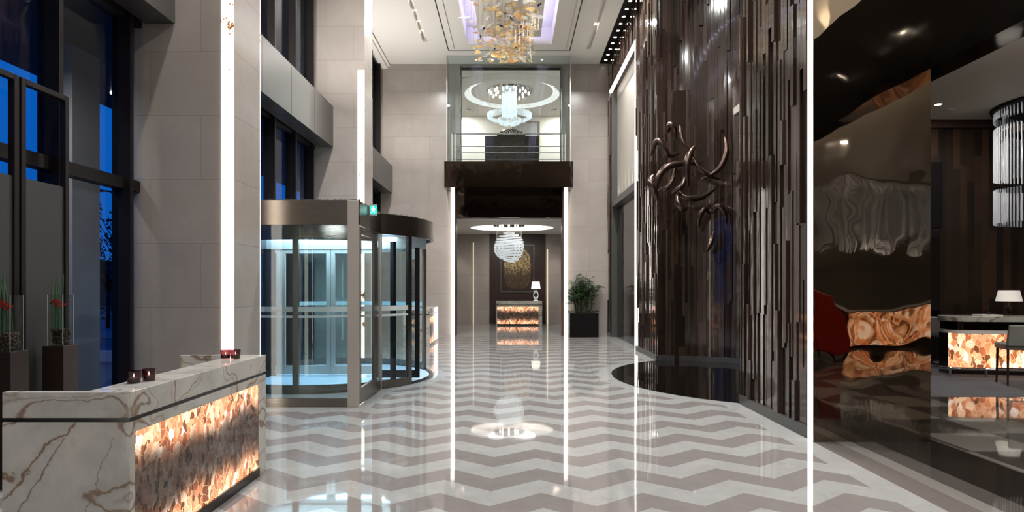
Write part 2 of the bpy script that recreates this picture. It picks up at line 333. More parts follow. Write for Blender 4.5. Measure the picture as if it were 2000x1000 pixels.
# ------------------------------------------------------------------ mesh builder
class MB:
    def __init__(s): s.v = []; s.f = []
    def add(s, vs, fs):
        b = len(s.v); s.v += [tuple(x) for x in vs]; s.f += [tuple(b+i for i in f) for f in fs]; return s
    def box(s, x0, x1, y0, y1, z0, z1):
        x0, x1 = min(x0, x1), max(x0, x1); y0, y1 = min(y0, y1), max(y0, y1); z0, z1 = min(z0, z1), max(z0, z1)
        return s.add([(x0, y0, z0), (x1, y0, z0), (x1, y1, z0), (x0, y1, z0), (x0, y0, z1), (x1, y0, z1), (x1, y1, z1), (x0, y1, z1)],
                     [(0, 3, 2, 1), (4, 5, 6, 7), (0, 1, 5, 4), (1, 2, 6, 5), (2, 3, 7, 6), (3, 0, 4, 7)])
    def obox(s, cx, cy, ang, hw, d0, d1, z0, z1):
        # oriented box: centre (cx,cy) on a wall, normal at ang, half width hw along the wall, from depth d0 to d1 along the normal
        nx, ny = math.cos(ang), math.sin(ang); tx, ty = -ny, nx
        P = [(cx+nx*d+tx*w, cy+ny*d+ty*w) for d, w in ((d0, -hw), (d1, -hw), (d1, hw), (d0, hw))]
        return s.prism(P, z0, z1)
    def prism(s, P, z0, z1):
        n = len(P)
        return s.add([(x, y, z0) for x, y in P]+[(x, y, z1) for x, y in P],
                     [tuple(range(n))[::-1], tuple(range(n, 2*n))]+[(i, (i+1) % n, n+(i+1) % n, n+i) for i in range(n)])
    def tube(s, pts, rad, n=8, cap=True, closed=False):
        pts = [Vector(p) for p in pts]; m = len(pts)
        if isinstance(rad, (int, float)): rad = [rad]*m
        up = Vector((0, 0, 1)); rings = []; prev = None
        for i, p in enumerate(pts):
            if closed: t = pts[(i+1) % m]-pts[i-1]
            else: t = pts[min(i+1, m-1)]-pts[max(i-1, 0)]
            if t.length < 1e-9: t = Vector((0, 0, 1))
            t.normalize()
            a = prev if prev is not None else (up.cross(t) if abs(t.z) < .95 else Vector((1, 0, 0)))
            a = a-t*a.dot(t); a.normalize(); b = t.cross(a); prev = a
            rings.append([p+(a*math.cos(2*PI*k/n)+b*math.sin(2*PI*k/n))*rad[i] for k in range(n)])
        vs = [v for r in rings for v in r]
        fs = [(i*n+k, i*n+(k+1) % n, (i+1)*n+(k+1) % n, (i+1)*n+k) for i in range(m-1) for k in range(n)]
        if closed: fs += [((m-1)*n+k, (m-1)*n+(k+1) % n, (k+1) % n, k) for k in range(n)]
        elif cap: fs += [tuple(range(n))[::-1], tuple((m-1)*n+k for k in range(n))]
        return s.add(vs, fs)
    def lathe(s, prof, n=24, cx=0, cy=0, cap=True):
        m = len(prof)
        vs = [(cx+r*math.cos(2*PI*k/n), cy+r*math.sin(2*PI*k/n), z) for r, z in prof for k in range(n)]
        fs = [(i*n+k, i*n+(k+1) % n, (i+1)*n+(k+1) % n, (i+1)*n+k) for i in range(m-1) for k in range(n)]
        if cap: fs += [tuple(range(n))[::-1], tuple((m-1)*n+k for k in range(n))]
        return s.add(vs, fs)
    def ring(s, cx, cy, rx0, ry0, rx1, ry1, z0, z1, n=48):
        # elliptical ring between two ellipses, thickness z0..z1
        vs = []
        for k in range(n):
            c, d = math.cos(2*PI*k/n), math.sin(2*PI*k/n)
            vs += [(cx+rx0*c, cy+ry0*d, z0), (cx+rx1*c, cy+ry1*d, z0), (cx+rx1*c, cy+ry1*d, z1), (cx+rx0*c, cy+ry0*d, z1)]
        fs = []
        for k in range(n):
            a = 4*k; b = 4*((k+1) % n)
            fs += [(a, b, b+1, a+1), (a+1, b+1, b+2, a+2), (a+2, b+2, b+3, a+3), (a+3, b+3, b, a)]
        return s.add(vs, fs)
    def arc(s, cx, cy, r0, r1, a0, a1, z0, z1, n=24):
        P = [(cx+r1*math.cos(a0+(a1-a0)*i/n), cy+r1*math.sin(a0+(a1-a0)*i/n)) for i in range(n+1)]
        Q = [(cx+r0*math.cos(a0+(a1-a0)*i/n), cy+r0*math.sin(a0+(a1-a0)*i/n)) for i in range(n+1)]
        vs = []
        for p, q in zip(P, Q): vs += [(q[0], q[1], z0), (p[0], p[1], z0), (p[0], p[1], z1), (q[0], q[1], z1)]
        fs = [(0, 1, 2, 3), tuple(4*n+i for i in (3, 2, 1, 0))]
        for k in range(n):
            a = 4*k; b = a+4
            fs += [(a, b, b+1, a+1), (a+1, b+1, b+2, a+2), (a+2, b+2, b+3, a+3), (a+3, b+3, b, a)]
        return s.add(vs, fs)
    def sphere(s, c, r, n=12, m=8, sz=1):
        return s.lathe([(max(1e-4, r*math.sin(PI*i/m)), c[2]-r*sz*math.cos(PI*i/m)) for i in range(m+1)], n, c[0], c[1], cap=False)
    def build(s, name, mat, parent=None, off=(0, 0, 0), smooth=False, bevel=0):
        me = bpy.data.meshes.new(name)
        me.from_pydata([(x-off[0], y-off[1], z-off[2]) for x, y, z in s.v], [], s.f)
        me.materials.append(mat); me.update()
        import bmesh
        bm = bmesh.new(); bm.from_mesh(me); bmesh.ops.recalc_face_normals(bm, faces=bm.faces); bm.to_mesh(me); bm.free()
        if smooth:
            for p in me.polygons: p.use_smooth = True
            try: me.set_sharp_from_angle(angle=math.radians(38))
            except Exception: pass
        o = bpy.data.objects.new(name, me); C.objects.link(o)
        if parent: o.parent = parent
        else: o.location = off
        if bevel:
            b = o.modifiers.new('bevel', 'BEVEL'); b.width = bevel; b.segments = 2; b.limit_method = 'ANGLE'
        return o

def tag(o, label, cat, group=None, kind=None):
    o['label'] = label; o['category'] = cat
    if group: o['group'] = group
    if kind: o['kind'] = kind
    return o
def empty(name, loc=(0, 0, 0), rz=0):
    o = bpy.data.objects.new(name, None); C.objects.link(o); o.location = loc; o.rotation_euler = (0, 0, rz); o.empty_display_size = .1; return o
def thing(name, label, cat, loc=(0, 0, 0), rz=0, group=None): return tag(empty(name, loc, rz), label, cat, group)
def struct(name, mb, mat, **k):
    o = mb.build(name, mat, **k); o['kind'] = 'structure'; return o
def copy_tree(o, parent=None):
    c = o.copy(); C.objects.link(c); c.parent = parent
    for ch in list(o.children): copy_tree(ch, c)
    return c
def B(*a): return MB().box(*a)

H = 9.19            # lobby ceiling
XW = 3.27           # timber wall plane
LC = 5.33           # lounge ceiling
# ------------------------------------------------------------------ floors
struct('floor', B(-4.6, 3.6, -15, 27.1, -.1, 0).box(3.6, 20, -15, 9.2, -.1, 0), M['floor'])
struct('floor.001', B(3.6, 20, 9.2, 13.7, -.1, .004), M['carpet'])
# round pool let into the floor below the niche (a segment of a circle of radius 2.96, cut back to the niche)
P = []
a0 = math.acos((3.27-4.81)/2.96)
for i in range(41):
    a = a0+(2*PI-2*a0)*i/40; P.append((4.81+2.96*math.cos(a), 11.2+2.96*math.sin(a)))
for i in range(31):
    a = -PI/2+PI*i/30; P.append((3.27+2.43*math.cos(a), 11.2+2.43*math.sin(a)))
tag(MB().prism(P, .0, .006).build('reflecting_pool', M['pool']), 'black still reflecting pool set in the floor below the timber wall', 'pool')

# ------------------------------------------------------------------ lobby ceiling with the cove recess
ce = MB()
cx0, cx1, cy0, cy1 = -1.41, 1.24, 3.0, 19.1
slots = [(-2.74, -2.60, 12, 18.9), (2.36, 2.50, 12, 19.5)]
def ceiling_piece(x0, x1, y0, y1): ce.box(x0, x1, y0, y1, H, H+.15)
ceiling_piece(-4.6, -2.74, -15, 20.8)
ceiling_piece(-2.74, -2.60, -15, 12); ceiling_piece(-2.74, -2.60, 18.9, 20.8)
ceiling_piece(-2.60, cx0, -15, 20.8)
ceiling_piece(cx0, cx1, -15, cy0); ceiling_piece(cx0, cx1, cy1, 20.8)
ceiling_piece(cx1, 2.36, -15, 20.8)
ceiling_piece(2.36, 2.50, -15, 12); ceiling_piece(2.36, 2.50, 19.5, 20.8)
ceiling_piece(2.50, 2.95, -15, 20.8)
ceiling_piece(3.30, 6.0, 6.6, 20.8); ceiling_piece(2.95, 4.75, -15, 6.6)
struct('ceiling', ce, M['ceil'])
struct('trim_1', B(-2.74, -2.60, 12, 18.9, H+.12, H+.2).box(2.36, 2.5, 12, 19.5, H+.12, H+.2), M['ceil'])
# recess: walls, top, floating inner panel, led strips on the panel's back edge
rc = MB()
rc.box(cx0-.05, cx0, cy0, cy1, H+.15, H+.6).box(cx1, cx1+.05, cy0, cy1, H+.15, H+.6).box(cx0-.05, cx1+.05, cy1, cy1+.05, H+.15, H+.6).box(cx0-.05, cx1+.05, cy0-.05, cy0, H+.15, H+.6).box(cx0, cx1, cy0, cy1, H+.55, H+.6)
struct('ceiling.001', rc, M['covew'])
struct('ceiling.002', B(-1.02, .88, 3.4, 18.85, H+.13, H+.17), M['ceil'])
struct('trim_2', B(-.98, -.93, 3.5, 18.8, H+.19, H+.22).box(.79, .84, 3.5, 18.8, H+.19, H+.22).box(-.95, .8, 18.74, 18.79, H+.19, H+.22), M['ledcool'])
g = MB()
for x0, x1, y0, y1 in ((-2.04, -2.01, 3, 19.63), (1.83, 1.86, 3, 19.63), (-2.04, 1.86, 19.6, 19.63)): g.box(x0, x1, y0, y1, H-.004, H+.01)
struct('trim_3', g, M['groove'])  # dark strips stand in for the shade of a gap in the ceiling
g = MB()
for x0, x1, y0, y1, dz in ((-1.86, -1.83, 3, 19.45, .03), (1.66, 1.69, 3, 19.45, .03), (-4.6, -4.2, -15, 20.8, .16), (-4.2, -4.12, -15, 20.8, .08)): g.box(x0, x1, y0, y1, H-dz, H)
struct('trim_4', g, M['ceil'])
struct('trim_5', B(2.95, 3.30, -15, 20.8, H+.01, H+.05), M['blackmatt'])

# ------------------------------------------------------------------ far wall with the two openings
w = MB()
w.box(-4.9, -1.91, 20.8, 21.1, 0, H+.2).box(1.74, 3.7, 20.8, 21.1, 0, H+.2)
w.box(-1.91, -1.73, 20.8, 21.1, 4.94, H).box(1.65, 1.74, 20.8, 21.1, 4.94, H)
w.box(-1.73, 1.65, 20.8, 21.1, 9.08, H)
struct('wall_far', w, M['stone'])
struct('trim_6', B(-1.90, 1.73, 20.82, 21.1, 3.99, 4.94), M['balc'])
struct('trim_7', B(-1.76, -1.73, 20.76, 21.1, 5.6, 9.1).box(1.65, 1.68, 20.76, 21.1, 5.6, 9.1).box(-1.76, 1.68, 20.76, 21.1, 9.08, 9.11), M['steel'])
# doorway reveals
struct('trim_8', B(-1.93, -1.90, 20.76, 21.3, 0, 4.9).box(1.70, 1.76, 20.76, 21.3, 0, 4.9), M['brownwall'])
for i, (a, b, l) in enumerate(((-2.06, -1.94, 'tall white light column left of the far doorway'), (1.755, 1.875, 'tall white light column right of the far doorway beside the palm'))):
    tag(B(a, b, 20.70, 20.8, 0, 4.87).build('light_column', M['onyxplain'], bevel=.004), l, 'light', 'backlit columns framing the far doorway')

# far lobby (ground floor beyond the doorway)
FY = 27.1
struct('ceiling.003', MB().box(-4, 4, 21.1, 22.4, 3.97, 4.1).box(-4, 4, 25.9, FY, 3.97, 4.1).box(-4, -1.9, 22.4, 25.9, 3.97, 4.1).box(1.9, 4, 22.4, 25.9, 3.97, 4.1), M['ceil'])
struct('ceiling.004', MB().ring(0, 24.15, 1.62, 1.3, 2.7, 2.5, 3.96, 4.0, 64).ring(0, 24.15, 1.72, 1.4, 1.9, 1.75, 4.0, 4.45, 64), M['ceil'], smooth=True)
struct('trim_9', MB().prism([(1.75*math.cos(2*PI*k/48), 24.15+1.5*math.sin(2*PI*k/48)) for k in range(48)], 4.40, 4.45), M['ledoval'])
struct('wall_far.001', B(-4, -1.0, FY, FY+.2, 0, 4).box(1.49, 4, FY, FY+.2, 0, 4), M['stone'])
struct('wall_far.002', B(-1.0, 1.49, FY+.04, FY+.2, 0, 4), M['brownwall'])
struct('wall_left.001', B(-4.2, -4, 21.1, FY, 0, H), M['stone'])
struct('wall_right.001', B(4, 4.2, 21.1, FY, 0, H), M['stone'])
struct('trim_10', B(-1.72, -1.685, FY-.03, FY, 0, 3.6).box(1.55, 1.585, FY-.03, FY, 0, 3.3), emis('painted_wall_glint', (236, 222, 190), .9))  # glowing strips painted where the wall only shows reflected glints

# upper room behind the balcony
struct('floor.002', B(-4, 4, 21.1, FY, 5.45, 5.6), M['stone'])
struct('wall_far.003', B(-4, 4, FY, FY+.2, 4.1, 9.6), M['cream'])
struct('ceiling.005', MB().box(-4, 4, 21.1, 22.1, 9.19, 9.3).box(-4, 4, 26.2, FY, 9.19, 9.3).box(-4, -1.9, 22.1, 26.2, 9.19, 9.3).box(1.9, 4, 22.1, 26.2, 9.19, 9.3), M['ceil'])
struct('ceiling.006', MB().ring(0, 24.15, 1.86, 1.86, 2.7, 2.5, 9.18, 9.22, 64).ring(0, 24.15, 1.95, 1.95, 2.1, 2.1, 9.2, 9.6, 64).prism([(2.1*math.cos(2*PI*k/48), 24.15+2.1*math.sin(2*PI*k/48)) for k in range(48)], 9.58, 9.64), M['ceil'])
struct('trim_11', MB().ring(0, 24.15, 1.55, 1.55, 1.66, 1.66, 9.34, 9.38, 64), emis('cool_cove_led', (235, 245, 255), 6))
struct('trim_12', MB().prism([(1.62*math.cos(2*PI*k/48), 24.15+1.62*math.sin(2*PI*k/48)) for k in range(48)], 9.28, 9.33), M['ceil'])

# balcony in front of the upper opening
struct('trim_13', B(-2.2, 1.98, 19.95, 20.8, 4.87, 5.72), M['balc'])
t = thing('glass_balustrade', 'tall clear glass screen enclosing the upper balcony up to the ceiling', 'glass screen', (0, 20, 5.72))
of = (0, 20, 5.72)
for x0, x1 in ((-2.12, -.86), (-.85, .41), (.42, 1.90)): B(x0, x1, 20.0, 20.012, 5.725, 9.17).build('glass_pane', M['glass'], t, of)
B(-2.12, -2.108, 20.02, 20.75, 5.725, 9.17).build('glass_pane', M['glass'], t, of); B(1.89, 1.902, 20.02, 20.75, 5.725, 9.17).build('glass_pane', M['glass'], t, of)
for x in (-2.12, 1.90): B(x-.012, x+.012, 19.99, 20.02, 5.725, 9.17).build('corner_post', M['steelflat'], t, of)
t = thing('balcony_railing', 'steel railing of horizontal bars on the dark balcony', 'railing', (0, 20.3, 5.72)); of = (0, 20.3, 5.72)
for i, z in enumerate((6.70, 6.28, 6.08, 5.86)):
    MB().tube([(-1.98, 20.3, z), (1.76, 20.3, z)], .022 if i == 0 else .012, 8).build('rail', M['chrome'], t, of, True)
for x in (-1.98, -1.88, 1.66, 1.76): B(x-.02, x+.02, 20.28, 20.32, 5.725, 6.7).build('post', M['steelflat'], t, of)

# ------------------------------------------------------------------ left side: stone pillars, steel bands, windows
struct('wall_left', B(-4.9, -4.6, -15, 1.0, 0, H).box(-4.9, -4.5, 20.6, 20.8, 0, H), M['stone'])
pill = [(.85, 1.55), (7.3, 8.05), (13.75, 14.5)]
for k, (y0, y1) in enumerate(pill):
    struct('wall_left.%03d' % (10+k), B(-4.75, -3.3, y0, y1, 0, H), M['stone'])
lbl = [('glowing veined onyx strip on the stone pillar beside the vases, facing the viewer', 'thin lit edge on the far corner of the stone pillar beside the vases'), ('glowing onyx strip on the stone pillar above the revolving door, facing the viewer', 'thin lit edge on the far corner of the pillar above the revolving door')]
for k, (y0, y1) in enumerate(pill):
    f = MB().box(-3.45, -3.302, y0-.014, y0-.001, 0, 6.49); b = MB().box(-3.45, -3.302, y1+.001, y1+.015, 0, 6.1)
    if k == 0: struct('trim_30', f, M['onyx']); struct('trim_31', b, M['onyx']); continue
    tag(f.build('light_strip', M['onyx']), lbl[k-1][0], 'light'); tag(b.build('light_strip', M['onyx']), lbl[k-1][1], 'light')
bays = [(1.55, 7.3), (8.05, 13.75), (14.5, 20.6)]
for k, (y0, y1) in enumerate(bays):
    fr = MB(); n = max(1, round((y1-y0)/1.25)); st = (y1-y0-.25)/n
    for i in range(n+1):
        y = y1-.30-i*st
        if y < y0: break
        fr.box(-4.56, -4.35, y, y+.06, 0, H)
    fr.box(-4.56, -4.42, y0, y1, 2.77, 2.90).box(-4.56, -4.42, y0, y1, 0, .12)
    fr.box(-4.56, -4.40, y0, y1, 4.72, 5.8).box(-4.56, -4.42, y0, y1, H-.25, H)
    gl = B(-4.50, -4.488, y0, y1, .1, H-.1)
    gl_o = struct('window_%d' % (k+1), gl, M['wglass'])
    o = fr.build('window_frame', M['darkframe'], gl_o)
    # satin metal band across the windows
    fy0, fy1 = (y0+.0, y1-.0)
    fb = MB(); yy = fy1
    while yy > fy0+.01:
        ya = max(fy0, yy-1.3); fb.box(-4.35, -4.0, ya+.006, yy-.006, 4.77, 5.68); yy = ya
    fb.box(-4.34, -4.05, fy0, fy1, 4.80, 5.66)
    struct('trim_%d' % (20+k), fb, M['fascia'])

# ------------------------------------------------------------------ outside
struct('ground', B(-60, -4.6, -20, 60, -.25, -.12), M['asphalt'])
struct('ground.001', B(-60, -8.5, -20, 11.0, -.12, -.02), M['concrete'])
struct('wall_outside_canopy', B(-8, -4.6, -8, 30, 5.2, 5.5), M['soffit'])
struct('wall_sky_screen', B(-8, -7.8, -8, 30, 5.5, 12).box(-8, -4.6, -8, 30, 11.9, 12), M['soffit'])  # dark screen added above the canopy to block blue sky from the high windows
struct('wall_outside_column', B(-6.79, -6.44, 9.0, 9.6, -.12, 5.2), M['outstone'])
struct('ground.002', B(-40, -9, 14.5, 14.8, -.12, .12).box(-40, -9, 21, 21.3, -.12, .1), M['concrete'])
t = thing('street_lamp', 'tall dark street lamp seen through the left window', 'street lamp', (-19.3, 30, -.12)); of = (-19.3, 30, -.12)
MB().tube([(-19.3, 30, -.12), (-19.3, 30, 6.2)], [.12, .07], 8).build('pole', M['pole'], t, of, True)
MB().tube([(-19.3, 30, 6.0), (-19.6, 30, 6.3), (-20.1, 30, 6.35)], .045, 8).build('arm', M['pole'], t, of, True)
MB().box(-20.35, -20.0, 29.9, 30.1, 6.28, 6.4).build('lamp_head', M['pole'], t, of, True)
def tree(x, y, h, label, seed):
    r = random.Random(seed); t = thing('bare_tree', label, 'tree', (x, y, -.12)); of = (x, y, -.12)
    MB().tube([(x, y, -.12), (x+.05, y, h*.5)], [.09, .06], 6).build('trunk', M['shrub'], t, of, True)
    b = MB()
    for i in range(26):
        z0 = h*(.35+.2*r.random()); a = r.random()*2*PI; l = h*(.2+.3*r.random())
        p1 = (x+math.cos(a)*l*.4, y+math.sin(a)*l*.4, z0+l*.5); p2 = (p1[0]+math.cos(a+r.uniform(-1, 1))*l*.35, p1[1], z0+l)
        b.tube([(x, y, z0), p1, p2], [.04, .025, .01], 5)
        for q in range(9):
            c = (p2[0]+r.gauss(0, .25), p2[1]+r.gauss(0, .25), p2[2]+r.gauss(0, .25)); s = .07
            b.add([(c[0]-s, c[1], c[2]), (c[0]+s, c[1], c[2]-s), (c[0], c[1]+.02, c[2]+s)], [(0, 1, 2)])
    b.build('branches', M['shrub'], t, of)
tree(-17.1, 26, 3.9, 'small bare tree beneath the street lamp outside', 1)
tree(-14.3, 23.5, 4.6, 'bare tree close behind the dark window mullion outside', 2)
def bush(x, y, w, h, label):
    r = random.Random(int(x*7)); b = MB()
    for i in range(420):
        a = r.random()*2*PI; q = math.sqrt(r.random()); hh = r.random()*h*math.sqrt(max(.05, 1-q*q*.8))
        c = (x+math.cos(a)*w*q, y+math.sin(a)*w*q*.6, -.02+hh); s = .09
        b.add([(c[0]-s, c[1], c[2]), (c[0]+s, c[1]+r.uniform(-s, s), c[2]), (c[0]+r.uniform(-s, s), c[1], c[2]+s*1.2)], [(0, 1, 2)])
    b.box(x-w*.2, x+w*.2, y-.1, y+.1, -.12, h*.4)
    tag(b.build('clipped_bush', M['shrub']), label, 'bush')
bush(-13.1, 16.5, .9, .55, 'low dark bush on the kerb outside the left window')
bush(-23.3, 30.5, 3.4, 1.3, 'dark hedge-like bush across the road outside')
tag(B(-48, -30, 56, 56.5, -.12, 4).build('distant_building', M['pole']), 'low dim blue building far beyond the left window', 'building')

# ------------------------------------------------------------------ timber wall of staggered slats, with the concave niche
def slats(mb, path, zr, seed):
    r = random.Random(seed)
    for (x, y, ang, wdt) in path:
        z = zr[0]
        first = True
        while z < zr[1]-.02:
            l = r.uniform(.5, 2.6) if not first else r.uniform(.2, 1.3)
            first = False
            z1 = min(zr[1], z+l); d = r.choice((.006, .012, .02, .03, .042, .055))
            mb.obox(x, y, ang, wdt/2-.0025, 0, d, z, z1); z = z1
def plane_path(y0, y1, r):
    P = []; y = y0
    while y < y1-.02:
        w = min(r.uniform(.055, .10), y1-y); P.append((XW, y+w/2, PI, w)); y += w
    return P
def niche_path(r):
    P = []; a = -PI/2+.01; R = 2.50
    while a < PI/2-.02:
        w = r.uniform(.045, .085); da = w/R; am = a+da/2
        P.append((XW+R*math.cos(am), 11.2+R*math.sin(am), am+PI, w)); a += da
    return P
rr = random.Random(3)
sm = MB(); slats(sm, plane_path(6.72, 8.69, rr)+niche_path(rr)+plane_path(13.71, 16.02, rr)+plane_path(20.22, 20.78, rr), (.12, H), 15); slats(sm, plane_path(16.02, 20.22, rr), (8.1, H), 6)
struct('wall_right', sm, M['slats'])
bk = MB().box(XW, XW+.2, 6.72, 8.69, 0, H).box(XW, XW+.2, 13.71, 16.02, 0, H).box(XW, XW+.2, 20.22, 20.8, 0, H).box(XW, XW+.2, 16.02, 20.22, 8.1, H)
bk.arc(XW, 11.2, 2.50, 2.54, -PI/2, PI/2, 0, H, 60)
struct('wall_right.002', bk, M['kick'])
struct('baseboard_right', MB().box(XW-.055, XW, 6.72, 8.69, 0, .12).box(XW-.055, XW, 13.71, 16.02, 0, .12).box(XW-.055, XW, 20.22, 20.8, 0, .12).arc(XW, 11.2, 2.44, 2.5, -PI/2, PI/2, .007, .12, 60), M['fascia'], smooth=False)
# tall opening in the timber wall
struct('trim_14', B(XW-.06, XW+.05, 16.02, 16.09, 0, 8.02).box(XW-.06, XW+.02, 16.02, 20.22, 8.02, 8.10), M['onyxplain'])
struct('wall_right.003', B(3.45, 3.6, 16.1, 20.2, 4.45, 8.1), M['beige'])
struct('wall_right.004', B(3.45, 3.6, 16.1, 20.2, 0, 4.25), M['black'])
struct('trim_15', B(3.28, 3.6, 16.1, 20.2, 4.25, 4.45), M['fascia'])
struct('trim_16', B(3.27, 3.45, 20.14, 20.22, 0, 8.1).box(3.27, 3.6, 16.02, 16.10, 0, 8.1), M['fascia'])
# wavy bronze mirror pier with its lit corner
struct('wall_pier', B(3.24, 4.45, 6.56, 6.70, 0, H).box(3.29, 4.45, 6.70, 8.69, 0, H), M['blackmatt'])
tag(B(3.205, 4.45, 6.53, 6.544, 0, H-.01).build('wavy_mirror_panel', M['bmirror']), 'tall wavy bronze mirror panel facing the lobby at the end of the timber wall', 'mirror')
tag(B(3.203, 3.235, 6.547, 6.66, 0, H-.01).build('light_strip', M['onyxplain']), 'thin bright vertical light strip between timber wall and bronze mirror panel', 'light')

# ------------------------------------------------------------------ beam and lounge shell
struct('wall_beam', B(4.45, 4.75, -15, 8.69, 3.97, 5.30), M['black'])
struct('wall_beam.001', B(4.62, 4.75, -15, 8.69, 5.30, H), M['cream'])
struct('ceiling.007', B(4.75, 20, -15, 13.7, LC, LC+.15), M['cream'])
struct('wall_lounge', B(3.6, 20, 13.6, 13.8, 0, 6), M['planks'])
struct('wall_lounge.001', B(5.82, 5.86, 8.69, 13.6, 0, 6).box(4.46, 5.86, 8.69, 8.73, 0, 6), M['planks'])
struct('wall_lounge.002', B(20, 20.2, -15, 13.7, 0, 6), M['beige'])
struct('wall_back', B(-4.9, 20.2, -15.2, -15, 0, H), M['beige'])
struct('trim_17', B(5.86, 20, 13.50, 13.6, LC-.18, LC), M['brownwall'])
struct('trim_18', B(8.6, 9.5, 13.55, 13.6, 2.95, 4.4), M['blackmatt'])
struct('trim_19', B(8.6, 9.42, 13.52, 13.6, 1.0, 2.9), M['black'])

exec_marker = 1
# ------------------------------------------------------------------ reception desks
def make_desk(label, loc, rz, group='agate fronted reception desks', Ln=1.96):
    t = thing('reception_desk', label, 'desk', loc, rz, group); W = .74
    b = MB().box(-W, 0, 0, .05, 0, .865).box(-W, 0, Ln-.05, Ln, 0, .865).box(-.06, 0, .05, Ln-.05, .80, .865).box(-.06, 0, Ln-.155, Ln-.05, 0, .80)
    b.box(-.06, -.035, .05, Ln-.155, 0, .80)
    b.build('body', M['marble'], t, bevel=.002)
    MB().box(-W, 0, 0, .05, .89, 1.04).box(-W, 0, Ln-.05, Ln, .89, 1.04).box(-.27, 0, .05, Ln-.05, .89, 1.04).build('counter_top', M['marble'], t, bevel=.003)
    MB().box(-W+.01, -.01, .01, .05, .865, .89).box(-W+.01, -.01, Ln-.05, Ln-.01, .865, .89).box(-.06, -.01, .05, Ln-.05, .865, .89).build('groove', M['kick'], t)
    B(-.035, -.004, .052, Ln-.157, .075, .80).build('agate_panel', M['agate'], t)
    B(-.035, .012, .052, Ln-.157, 0, .075).build('kickplate', M['kick'], t)
    B(-W+.02, -.06, .05, Ln-.05, .70, .74).build('worktop', M['strap'], t)
    return t
make_desk('white marble reception desk with glowing agate front nearest the viewer, holding four candles', (-2.209, 3.553, 0), 0)
make_desk('marble and agate reception desk partly hidden behind the revolving door', (-2.28, 17.0, 0), 0)
make_desk('marble reception desk with glowing agate front at the far end below the picture', (-.68, 26.05, 0), -PI/2)

# votive candles on the near desk
def votive(loc, label):
    t = thing('candle_holder', label, 'candle', loc, 0, 'votive candles on the near desk')
    MB().lathe([(.034, 0), (.037, .004), (.041, .078), (.0385, .078), (.034, .008), (.001, .008)], 20, cap=False).build('glass_cup', M['smoke'], t, smooth=True)
    MB().lathe([(.0005, .009), (.031, .009), (.033, .034), (.0005, .034)], 16, cap=False).build('candle', M['wax'], t, smooth=True)
    MB().lathe([(.0005, .036), (.004, .042), (.005, .048), (.0005, .062)], 8, cap=False).build('flame', M['flame'], t, smooth=True)
votive((-2.395, 3.89, 1.04), 'smoky glass candle cup nearest the desk corner, left of its near pair')
votive((-2.355, 3.985, 1.04), 'smoky glass candle cup right of the near pair on the desk')
votive((-2.42, 5.19, 1.04), 'smoky glass candle cup left of the far pair, below the onyx strip')
votive((-2.34, 5.20, 1.04), 'smoky glass candle cup right of the far pair near the desk end')

# ------------------------------------------------------------------ pedestals, vases, screens at the left windows
def pedestal_vase(x, y, which, seed):
    # x,y = front right corner of the pedestal
    l1 = ['dark brown square pedestal left of the two, behind the near desk', 'dark brown square pedestal right of the two, behind the near desk'][which]
    w = .19
    tag(B(x-w, x, y, y+w, 0, 1.12).build('pedestal', M['bronzedark'], None, (x-w/2, y+w/2, 0), bevel=.003), l1, 'pedestal', 'pedestals at the left window')
    cx, cy = x-.09, y+.09
    t = thing('glass_vase', ['tall clear square vase with red flowers and reeds at the left picture edge', 'tall clear square vase with red flowers on the right pedestal'][which], 'vase', (cx, cy, 1.12), 0, 'flower vases on pedestals')
    hw = .07
    g = MB()
    for (a, b, c, d) in ((-hw, hw, -hw, -hw+.006), (-hw, hw, hw-.006, hw), (-hw, -hw+.006, -hw+.006, hw-.006), (hw-.006, hw, -hw+.006, hw-.006)): g.box(a, b, c, d, 0, .46)
    g.box(-hw, hw, -hw, hw, 0, .012)
    g.build('glass_body', M['vglass'], t)
    e = MB()
    for a in (-hw, hw-.004):
        for b in (-hw, hw-.004): e.box(a-.0003, a+.003, b-.0003, b+.003, 0, .461)
    e.build('polished_edge', M['frost'], t)
    r = random.Random(seed); p = MB()
    for i in range(230):
        p.sphere((r.uniform(-.052, .052), r.uniform(-.052, .052), .022+r.random()*.125), r.uniform(.008, .014), 6, 4)
    o = p.build('pebbles', M['pebbles'], t, smooth=True); o['kind'] = 'stuff'
    s = MB()
    for i in range(5):
        bx, by = r.uniform(-.06, -.0), r.uniform(-.05, .05)
        s.tube([(bx, by, .1), (bx-.005, by, .45), (bx-.01+r.uniform(-.02, .02), by, .62+r.uniform(-.04, .06))], [.009, .008, .002], 6)
    s.build('reeds', M['reed'], t, smooth=True)
    s = MB(); f = MB()
    for i in range(3):
        hx, hy, hz = (-.035+i*.035, r.uniform(-.04, .03), .40-i*.018)
        s.tube([(r.uniform(-.04, .04), r.uniform(-.04, .04), .06), (hx, hy, hz)], .003, 6)
        pts = [(hx+.036*math.cos(a)*(1-.25*math.cos(a)), hy+.03*math.sin(a), hz+.022*math.cos(a*1.0)-.006*math.cos(2*a)) for a in [2*PI*k/14 for k in range(14)]]
        f.add(pts+[(hx, hy, hz-.012)]+[(a, b, c-.004) for a, b, c in pts], [(k, (k+1) % 14, 14) for k in range(14)]+[(15+k, 15+(k+1) % 14, 14) for k in range(14)])
    s.build('flower_stems', M['reed'], t, smooth=True)
    f.build('flower', M['red'], t, smooth=True)
pedestal_vase(-4.0, 5.48, 1, 4)
pedestal_vase(-4.055, 4.97, 0, 9)
